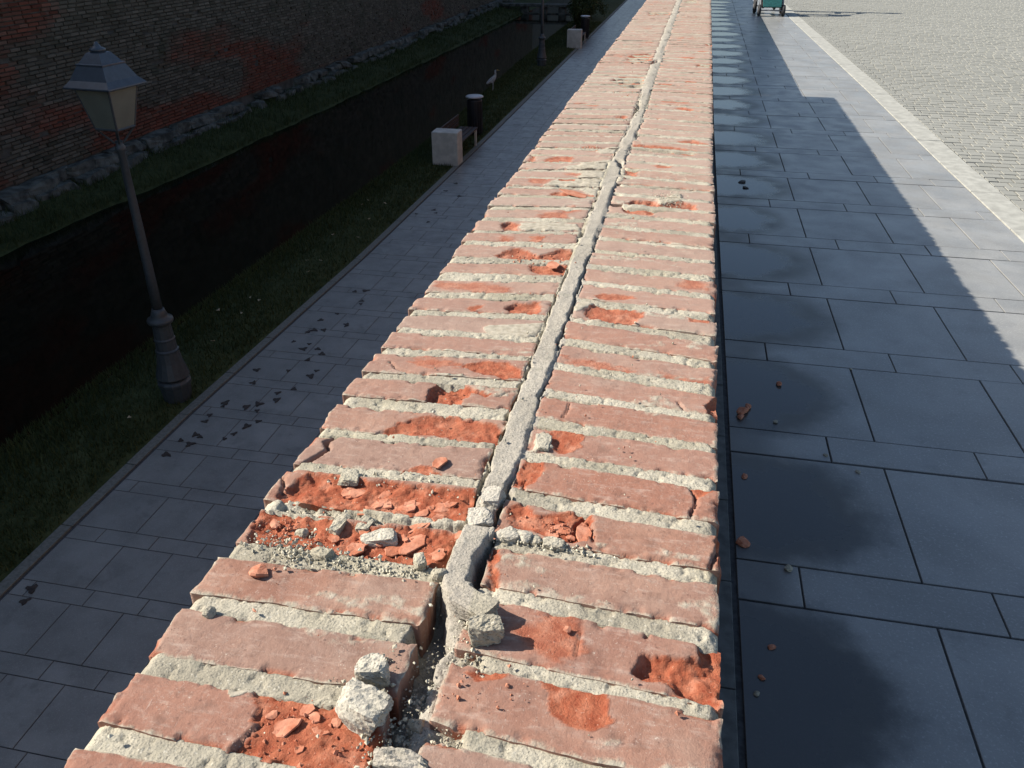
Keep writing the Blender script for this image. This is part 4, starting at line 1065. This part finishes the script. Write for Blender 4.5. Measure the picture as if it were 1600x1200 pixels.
# ------------------------------------------------------------------ benches and bins on the lawn
def bench(loc, label, L=2.05):
    t = thing('bench', label, 'bench', loc, 0, 'benches on the lawn')
    box('end_block', -.30, .30, 0, .42, -.03, .74, M_conc, t, .012)
    for x in (-.20, .22):
        box('leg', x - .025, x + .025, L - .12, L - .06, -.03, .40, M_conc, t, .005)
    for k in range(4):
        box('seat_slat', -.18 + k * .115, -.18 + k * .115 + .095, .42, L, .40, .44, M_wood, t, .006)
    for k in range(3):
        box('back_slat', -.245, -.21, .42, L, .46 + k * .095, .46 + k * .095 + .075, M_wood, t, .005)
    return t
bench((-5.30, 17.96, ZL), 'bench with white concrete end blocks and dark timber seat, nearer of two')
bench((-5.16, 37.6, ZL), 'far bench with white concrete end block beside the lower path')
def bin_(loc, label):
    t = thing('litter_bin', label, 'bin', loc, 0, 'bins beside the benches')
    lathe('drum', [(.165, .06), (.175, .07), (.19, .86), (.185, .90)], M_black, t, 20)
    for k in range(18):
        a = 2 * math.pi * k / 18
        o = box('slat', -.012, .012, -.006, .006, .08, .86, M_black, t); o.location = (.192 * math.cos(a), .192 * math.sin(a), 0); o.rotation_euler = (0, 0, a + math.pi / 2)
    for k in range(3):
        a = 2 * math.pi * k / 3; b = bmesh.new(); tube(b, (.15 * math.cos(a), .15 * math.sin(a), -.03), (.15 * math.cos(a), .15 * math.sin(a), .1), .015); from_bm('foot', b, M_black, t)
    lathe('lid', [(.205, .945), (.225, .955), (.225, .975), (.19, .995), (.06, 1.005)], M_lid, t, 24)
    for k in range(3):
        a = 2 * math.pi * k / 3 + .4; b = bmesh.new(); tube(b, (.17 * math.cos(a), .17 * math.sin(a), .88), (.17 * math.cos(a), .17 * math.sin(a), .96), .01); from_bm('lid_strut', b, M_black, t)
bin_((-5.36, 21.0, ZL), 'black drum litter bin with pale round lid behind the nearer bench')
bin_((-5.12, 40.9, ZL), 'distant black litter bin with pale lid by the far bench')

# ------------------------------------------------------------------ heron
def skin_obj(name, verts, edges, radii, mat, parent=None, sub=2):
    me = bpy.data.meshes.new(name); me.from_pydata(verts, edges, [])
    o = bpy.data.objects.new(name, me); link(o, parent)
    md = o.modifiers.new('skin', 'SKIN'); md.use_smooth_shade = True
    sv = me.skin_vertices[0].data
    for k, rr_ in enumerate(radii): sv[k].radius = rr_ if isinstance(rr_, tuple) else (rr_, rr_)
    sv[0].use_root = True
    sb = o.modifiers.new('sub', 'SUBSURF'); sb.levels = sub; sb.render_levels = sub
    me.materials.append(mat)
    return o
def heron():
    t = thing('heron', 'pale grey heron standing hunched on the grass near the water', 'bird', (-6.33, 27.2, ZL), R(25))
    V = [(0, 0, .36), (.07, 0, .43), (.10, 0, .52), (.085, 0, .60), (.115, 0, .645), (-.10, 0, .30), (-.20, 0, .22), (.01, .035, .27), (.015, .035, .16), (.0, .035, .01), (.01, -.035, .27), (.015, -.035, .16), (.0, -.035, .01), (.055, .037, .012), (.055, -.033, .012)]
    E = [(0, 1), (1, 2), (2, 3), (3, 4), (0, 5), (5, 6), (0, 7), (7, 8), (8, 9), (0, 10), (10, 11), (11, 12), (9, 13), (12, 14)]
    Rr = [(.085, .10), (.06, .065), .032, .026, .034, (.06, .07), (.014, .03), .022, .009, .010, .022, .009, .010, .006, .006]
    skin_obj('body', V, E, Rr, simple('heron_plumage', (.32, .33, .33), .7, .3, 15), t)
    b = bmesh.new(); tube(b, (.14, 0, .642), (.245, 0, .618), .014, .002, 8); from_bm('beak', b, simple('beak_horn', (.40, .28, .08), .5), t)
    for s in (-1, 1):
        lathe('eye', [(.002, -.005), (.006, 0), (.002, .005)], M_black, t, 8, True, (.135, s * .031, .652))
heron()

# ------------------------------------------------------------------ low weir across the moat, shrubs at its end
w = thing('weir', 'low pale stone weir crossing the dark moat far behind', 'weir', (-9.2, 56, ZW))
box('coping', -3.2, 2.2, -.35, .35, .42, .58, M_stone, w, .02)
for k, x in enumerate((-3.1, -1.9, -.7, .5, 1.7)): box('pier', x, x + .45, -.25, .25, -.5, .42, M_stone, w, .03)
box('sill', -3.2, 2.2, -.1, .1, -.5, .06, M_stone, w)
def shrub(loc, rx, ry, h, n, label, seed):
    t = thing('shrub', label, 'shrub', loc, 0, 'dark shrubs at the end of the lawn')
    r = np.random.default_rng(seed); b = bmesh.new()
    for k in range(6):
        a = r.uniform(0, 6.28); tube(b, (0, 0, -.05), (math.cos(a) * rx * .5, math.sin(a) * ry * .5, h * r.uniform(.5, .8)), .03, .008, 6)
    from_bm('trunk', b, M_wood, t)
    cl = np.stack([r.normal(0, rx * .45, 26), r.normal(0, ry * .45, 26), h * r.uniform(.25, .95, 26)], -1)
    P = cl[r.integers(0, 26, n)] + r.normal(0, .16, (n, 3)) * np.array([rx, ry, h * .6])
    P[:, 2] = np.abs(P[:, 2]); s = r.uniform(.03, .075, n)
    A = r.normal(size=(n, 3)); A /= np.linalg.norm(A, axis=1)[:, None]
    Bv = np.cross(A, r.normal(size=(n, 3))); Bv /= np.linalg.norm(Bv, axis=1)[:, None]
    V = np.stack([P - A * s[:, None], P + Bv * s[:, None] * .5, P + A * s[:, None], P - Bv * s[:, None] * .5], 1)
    mesh_np('crown', V.reshape(-1, 3), np.arange(n * 4).reshape(n, 4), M_grass, t, {'tone': np.repeat(np.clip(r.normal(.35, .25, n), 0, 1), 4)})
shrub((-5.75, 43.6, ZL), .7, .9, 1.5, 5000, 'dark green shrub on the lawn just behind the far bin', 41)
shrub((-6.0, 49.5, ZL), .8, 1.1, 2.0, 6000, 'tallest dark shrub beside the moat end', 42)
shrub((-7.2, 58.0, ZL), .9, 1.0, 1.7, 5000, 'dark shrub standing next to the weir', 43)

# ------------------------------------------------------------------ fallen leaves on the lower path and lawn
def leaf_mesh(s, seed):
    r = random.Random(seed); n = 13; P = []; k3 = r.uniform(0, 6)
    for k in range(n):
        a = 2 * math.pi * k / n
        q = (.72 + .28 * math.sin(a * 3 + k3)) * r.uniform(.7, 1.15)
        P.append((s * q * math.cos(a), s * q * math.sin(a) * .85))
    V = [(x, y, .002 + .006 * r.random() * (abs(x) + abs(y)) / s) for x, y in P] + [(x, y, .0004) for x, y in P] + [(0, 0, .0035)]
    F = [(k, (k + 1) % n, 2 * n) for k in range(n)] + [(k, k + n, (k + 1) % n + n, (k + 1) % n) for k in range(n)]
    return V, F
LEAF = [(-4.93,7.34),(-4.92,7.26),(-4.65,7.3),(-4.54,7.39),(-4.49,7.25),(-4.37,7.04),(-4.45,6.92),(-4.51,6.75),(-4.56,6.64),(-4.91,6.65),(-4.84,6.62),(-4.87,6.47),(-5.01,6.52),(-4.44,7.67),(-4.38,7.52),(-4.29,7.8),(-4.95,6.92),(-4.97,7.05),(-4.95,4.08),(-5.0,4.22),(-5.01,6.24),(-4.84,7.84),(-4.56,8.21),(-4.95,8.15),(-4.21,8.28),(-4.23,8.14),(-4.44,8.53),(-4.62,8.8),(-4.44,8.84),(-4.33,8.72),(-4.61,8.95),(-4.84,8.98),(-4.77,9.29),(-4.72,9.36),(-4.59,9.39),(-4.76,9.68),(-4.34,9.57),(-4.35,9.62),(-4.61,9.92),(-4.43,10.42),(-4.41,10.32),(-4.66,10.73),(-4.51,10.79),(-4.53,14.08),(-4.63,14.79),(-4.54,14.62),(-4.75,16.06),(-4.69,16.63),(-4.39,15.78),(-4.89,14.49)]
lm = []
for k in range(6):
    V, F = leaf_mesh(.066, 60 + k); me = bpy.data.meshes.new('fallen_leaf'); me.from_pydata(V, [], F); me.materials.append(M_leaf); lm.append(me)
for i, (x, y) in enumerate(LEAF):
    o = link(bpy.data.objects.new('fallen_leaf', lm[i % 6])); o.location = (x, y, ZL + .0025); s = random.uniform(.6, 1.15); o.scale = (s, s, 1); o.rotation_euler = (0, 0, random.uniform(0, 6.28))
    tag(o, 'dark wet fallen leaf stuck flat on the grey lower path', 'leaf', 'fallen leaves on the lower path')
M_pleaf = simple('pale_leaf', (.34, .30, .20), .7, .3, 40)
V, F = leaf_mesh(.04, 71); pm = bpy.data.meshes.new('pale_leaf'); pm.from_pydata(V, [], F); pm.materials.append(M_pleaf)
for i in range(16):
    y = random.uniform(4.5, 15); f = random.uniform(.05, .95); x = KI(y) - .2 + f * (LE(y) - KI(y) + .35)
    o = link(bpy.data.objects.new('pale_leaf', pm)); o.location = (x, y, ZL + .075); s = random.uniform(.5, 1.0); o.scale = (s, s, 1); o.rotation_euler = (random.uniform(-.5, .5), random.uniform(-.5, .5), random.uniform(0, 6))
    tag(o, 'small pale dead leaf lying in the shaded lawn grass', 'leaf', 'pale leaves in the lawn')

# ------------------------------------------------------------------ fragments on the pavement at the wall foot
PD = [(.308, 2.758, .050, 1, 'largest red brick fragment in the cluster at the wall foot'), (.330, 2.80, .034, 1, 'small red brick fragment behind the largest one at the wall foot'), (.300, 2.72, .03, 1, 'small red brick fragment in front of the cluster by the wall'),
      (.458, 3.008, .030, 1, 'flat dark red fragment alone on a damp slab'), (.285, 1.992, .038, 1, 'red brick fragment lying close to the wall edge'), (.408, 1.905, .026, 0, 'white mortar pebble on the narrow paving strip'),
      (.342, 1.596, .020, 1, 'tiny dull red crumb pair on the dark wet slab'), (.312, 1.491, .018, 1, 'tiny dull red crumb nearest the camera on the wet slab'), (.298, 1.439, .016, 0, 'tiny white pebble beside the edging stone'),
      (.426, 2.713, .018, 0, 'tiny white pebble at the slab joint'), (.301, 2.337, .024, 1, 'thin red splinter beside the wall edging'), (.758, 3.20, .014, 0, 'tiny pale pebble at a slab corner'), (.581, 2.525, .016, 0, 'pale grit crumb on the narrow paving course'), (.674, 2.444, .02, 0, 'pale grit crumb on the big slab past the wet patch'),
      (.413, 5.94, .06, 2, 'dark leaf litter clump on the damp pavement, farther of two'), (.43, 5.80, .05, 2, 'dark leaf litter clump on the damp pavement, nearer of two')]
for i, (x, y, s, kd, lab) in enumerate(PD):
    bm = chunk_mesh(s, s * random.uniform(.6, .9), s * (.45 if kd < 2 else .2), 500 + i, .45, 3)
    o = from_bm('brick_fragment' if kd == 1 else ('mortar_pebble' if kd == 0 else 'leaf_litter'), bm, (M_mortar, M_flake, M_leaf)[kd], None, False)
    o.location = (x, y, ZP + s * (.18 if kd < 2 else .08)); o.rotation_euler = (random.uniform(-.2, .2), random.uniform(-.2, .2), random.uniform(0, 6))
    tag(o, lab, ('pebble', 'brick fragment', 'leaf litter')[kd], 'bits fallen on the pavement')

# ------------------------------------------------------------------ pushchair, and an unseen person added behind it for the shadow
M_teal = simple('teal_fabric', (.016, .095, .095), .85, .2, 30); M_tyre = simple('dark_tyre', (.03, .03, .032), .7, .2, 30)
M_alu = simple('grey_tube', (.22, .22, .23), .4, .1, 20, .5)
def pushchair():
    t = thing('pushchair', 'teal pushchair with dark wheels on the far pavement', 'pushchair', (1.31, 17.55, ZP), R(3))
    for (x, y, r_) in ((-.22, .0, .10), (.22, .0, .10), (-.25, .55, .13), (.25, .55, .13)):
        w_ = lathe('wheel', [(r_ * .62, -.024), (r_ * .92, -.026), (r_, -.012), (r_, .012), (r_ * .92, .026), (r_ * .62, .024)], M_tyre, t, 24)
        w_.location = (x, y, r_); w_.rotation_euler = (0, math.pi / 2, 0)
        b = bmesh.new(); tube(b, (0, 0, -.03), (0, 0, .03), r_ * .3, r_ * .3, 12)
        for k in range(5):
            a = 2 * math.pi * k / 5; tube(b, (0, 0, 0), (r_ * .75 * math.cos(a), r_ * .75 * math.sin(a), 0), .009, .009, 6)
        from_bm('hub', b, M_alu, w_)
    b = bmesh.new()
    for s in (-1, 1):
        tube(b, (s * .20, 0, .10), (s * .22, .62, .98), .013); tube(b, (s * .25, .55, .13), (s * .21, .16, .50), .012); tube(b, (s * .22, .62, .98), (s * .22, .74, 1.04), .013)
    tube(b, (-.22, .74, 1.04), (.22, .74, 1.04), .015); tube(b, (-.25, .55, .13), (.25, .55, .13), .01); tube(b, (-.21, 0, .10), (.21, 0, .10), .01)
    from_bm('frame', b, M_alu, t)
    for nm, q in (('seat', [(-.19, .08, .38), (.19, .08, .38), (.19, .36, .34), (-.19, .36, .34)]), ('backrest', [(-.19, .36, .34), (.19, .36, .34), (.18, .56, .82), (-.18, .56, .82)]), ('footrest', [(-.16, -.06, .16), (.16, -.06, .16), (.18, .08, .38), (-.18, .08, .38)])):
        q = [Vector(x) for x in q]; nn = (q[1] - q[0]).cross(q[3] - q[0]).normalized() * .02
        mesh_np(nm, [x - nn for x in q] + [x + nn for x in q], [(3, 2, 1, 0), (4, 5, 6, 7), (0, 1, 5, 4), (1, 2, 6, 5), (2, 3, 7, 6), (3, 0, 4, 7)], M_teal, t)
    box('basket', -.18, .18, .12, .50, .14, .28, M_tyre, t, .02)
    V = []; F = []; n = 9
    for i in range(n):
        a = R(-10) + R(115) * i / (n - 1)
        for j in range(9):
            x = -.20 + .40 * j / 8; k = 1 - .25 * (2 * j / 8 - 1) ** 4
            V.append((x, .46 - .30 * math.cos(a) * k + .02, .74 + .30 * math.sin(a) * k))
    for i in range(n - 1):
        for j in range(8): F.append((i * 9 + j, i * 9 + j + 1, (i + 1) * 9 + j + 1, (i + 1) * 9 + j))
    o = mesh_np('canopy', V, F, M_teal, t, smooth=True); sd = o.modifiers.new('thick', 'SOLIDIFY'); sd.thickness = .012
pushchair()
def added_person():
    t = thing('added_person', 'unseen person in dark coat and teal trousers, added for the shadow beside the pushchair', 'added_person', (1.33, 18.62, ZP), 0)
    V = [(0, 0, .98), (0, .0, 1.18), (0, .0, 1.38), (0, -.01, 1.49), (0, -.03, 1.60), (0, -.035, 1.70),
         (.09, 0, .90), (.10, -.05, .50), (.10, .02, .09), (.10, -.12, .05), (-.09, 0, .90), (-.10, .06, .50), (-.10, .22, .10), (-.10, .10, .05),
         (.18, 0, 1.40), (.23, -.02, 1.14), (.19, -.26, 1.07), (-.18, 0, 1.40), (-.23, -.02, 1.14), (-.19, -.26, 1.07), (.17, -.33, 1.06), (-.17, -.33, 1.06)]
    E = [(0, 1), (1, 2), (2, 3), (3, 4), (4, 5), (0, 6), (6, 7), (7, 8), (8, 9), (0, 10), (10, 11), (11, 12), (12, 13), (2, 14), (14, 15), (15, 16), (2, 17), (17, 18), (18, 19), (16, 20), (19, 21)]
    Rr = [(.16, .11), (.15, .105), (.17, .11), .055, (.075, .09), (.06, .075), (.09, .09), .065, .045, (.04, .03), (.09, .09), .065, .045, (.04, .03), .07, .05, .036, .07, .05, .036, .035, .035]
    tt = NT('clothes')
    z = tt.sep()[2]
    c = tt.mix(tt.ramp(z, -.08, -.06), (.02, .13, .13), (.022, .022, .028))
    c = tt.mix(tt.ramp(z, -.90, -.88), (.02, .02, .02), c)
    c = tt.mix(tt.ramp(z, .50, .515), c, (.45, .27, .20))
    skin_obj('body', V, E, Rr, tt.fin(c, .8), t)
    lathe('hair', [(.085, 1.615), (.102, 1.66), (.100, 1.73), (.07, 1.785), (.02, 1.80)], simple('hair_dark', (.03, .02, .015), .5, .3, 60), t, 20, True, (0, -.015, 0))
added_person()
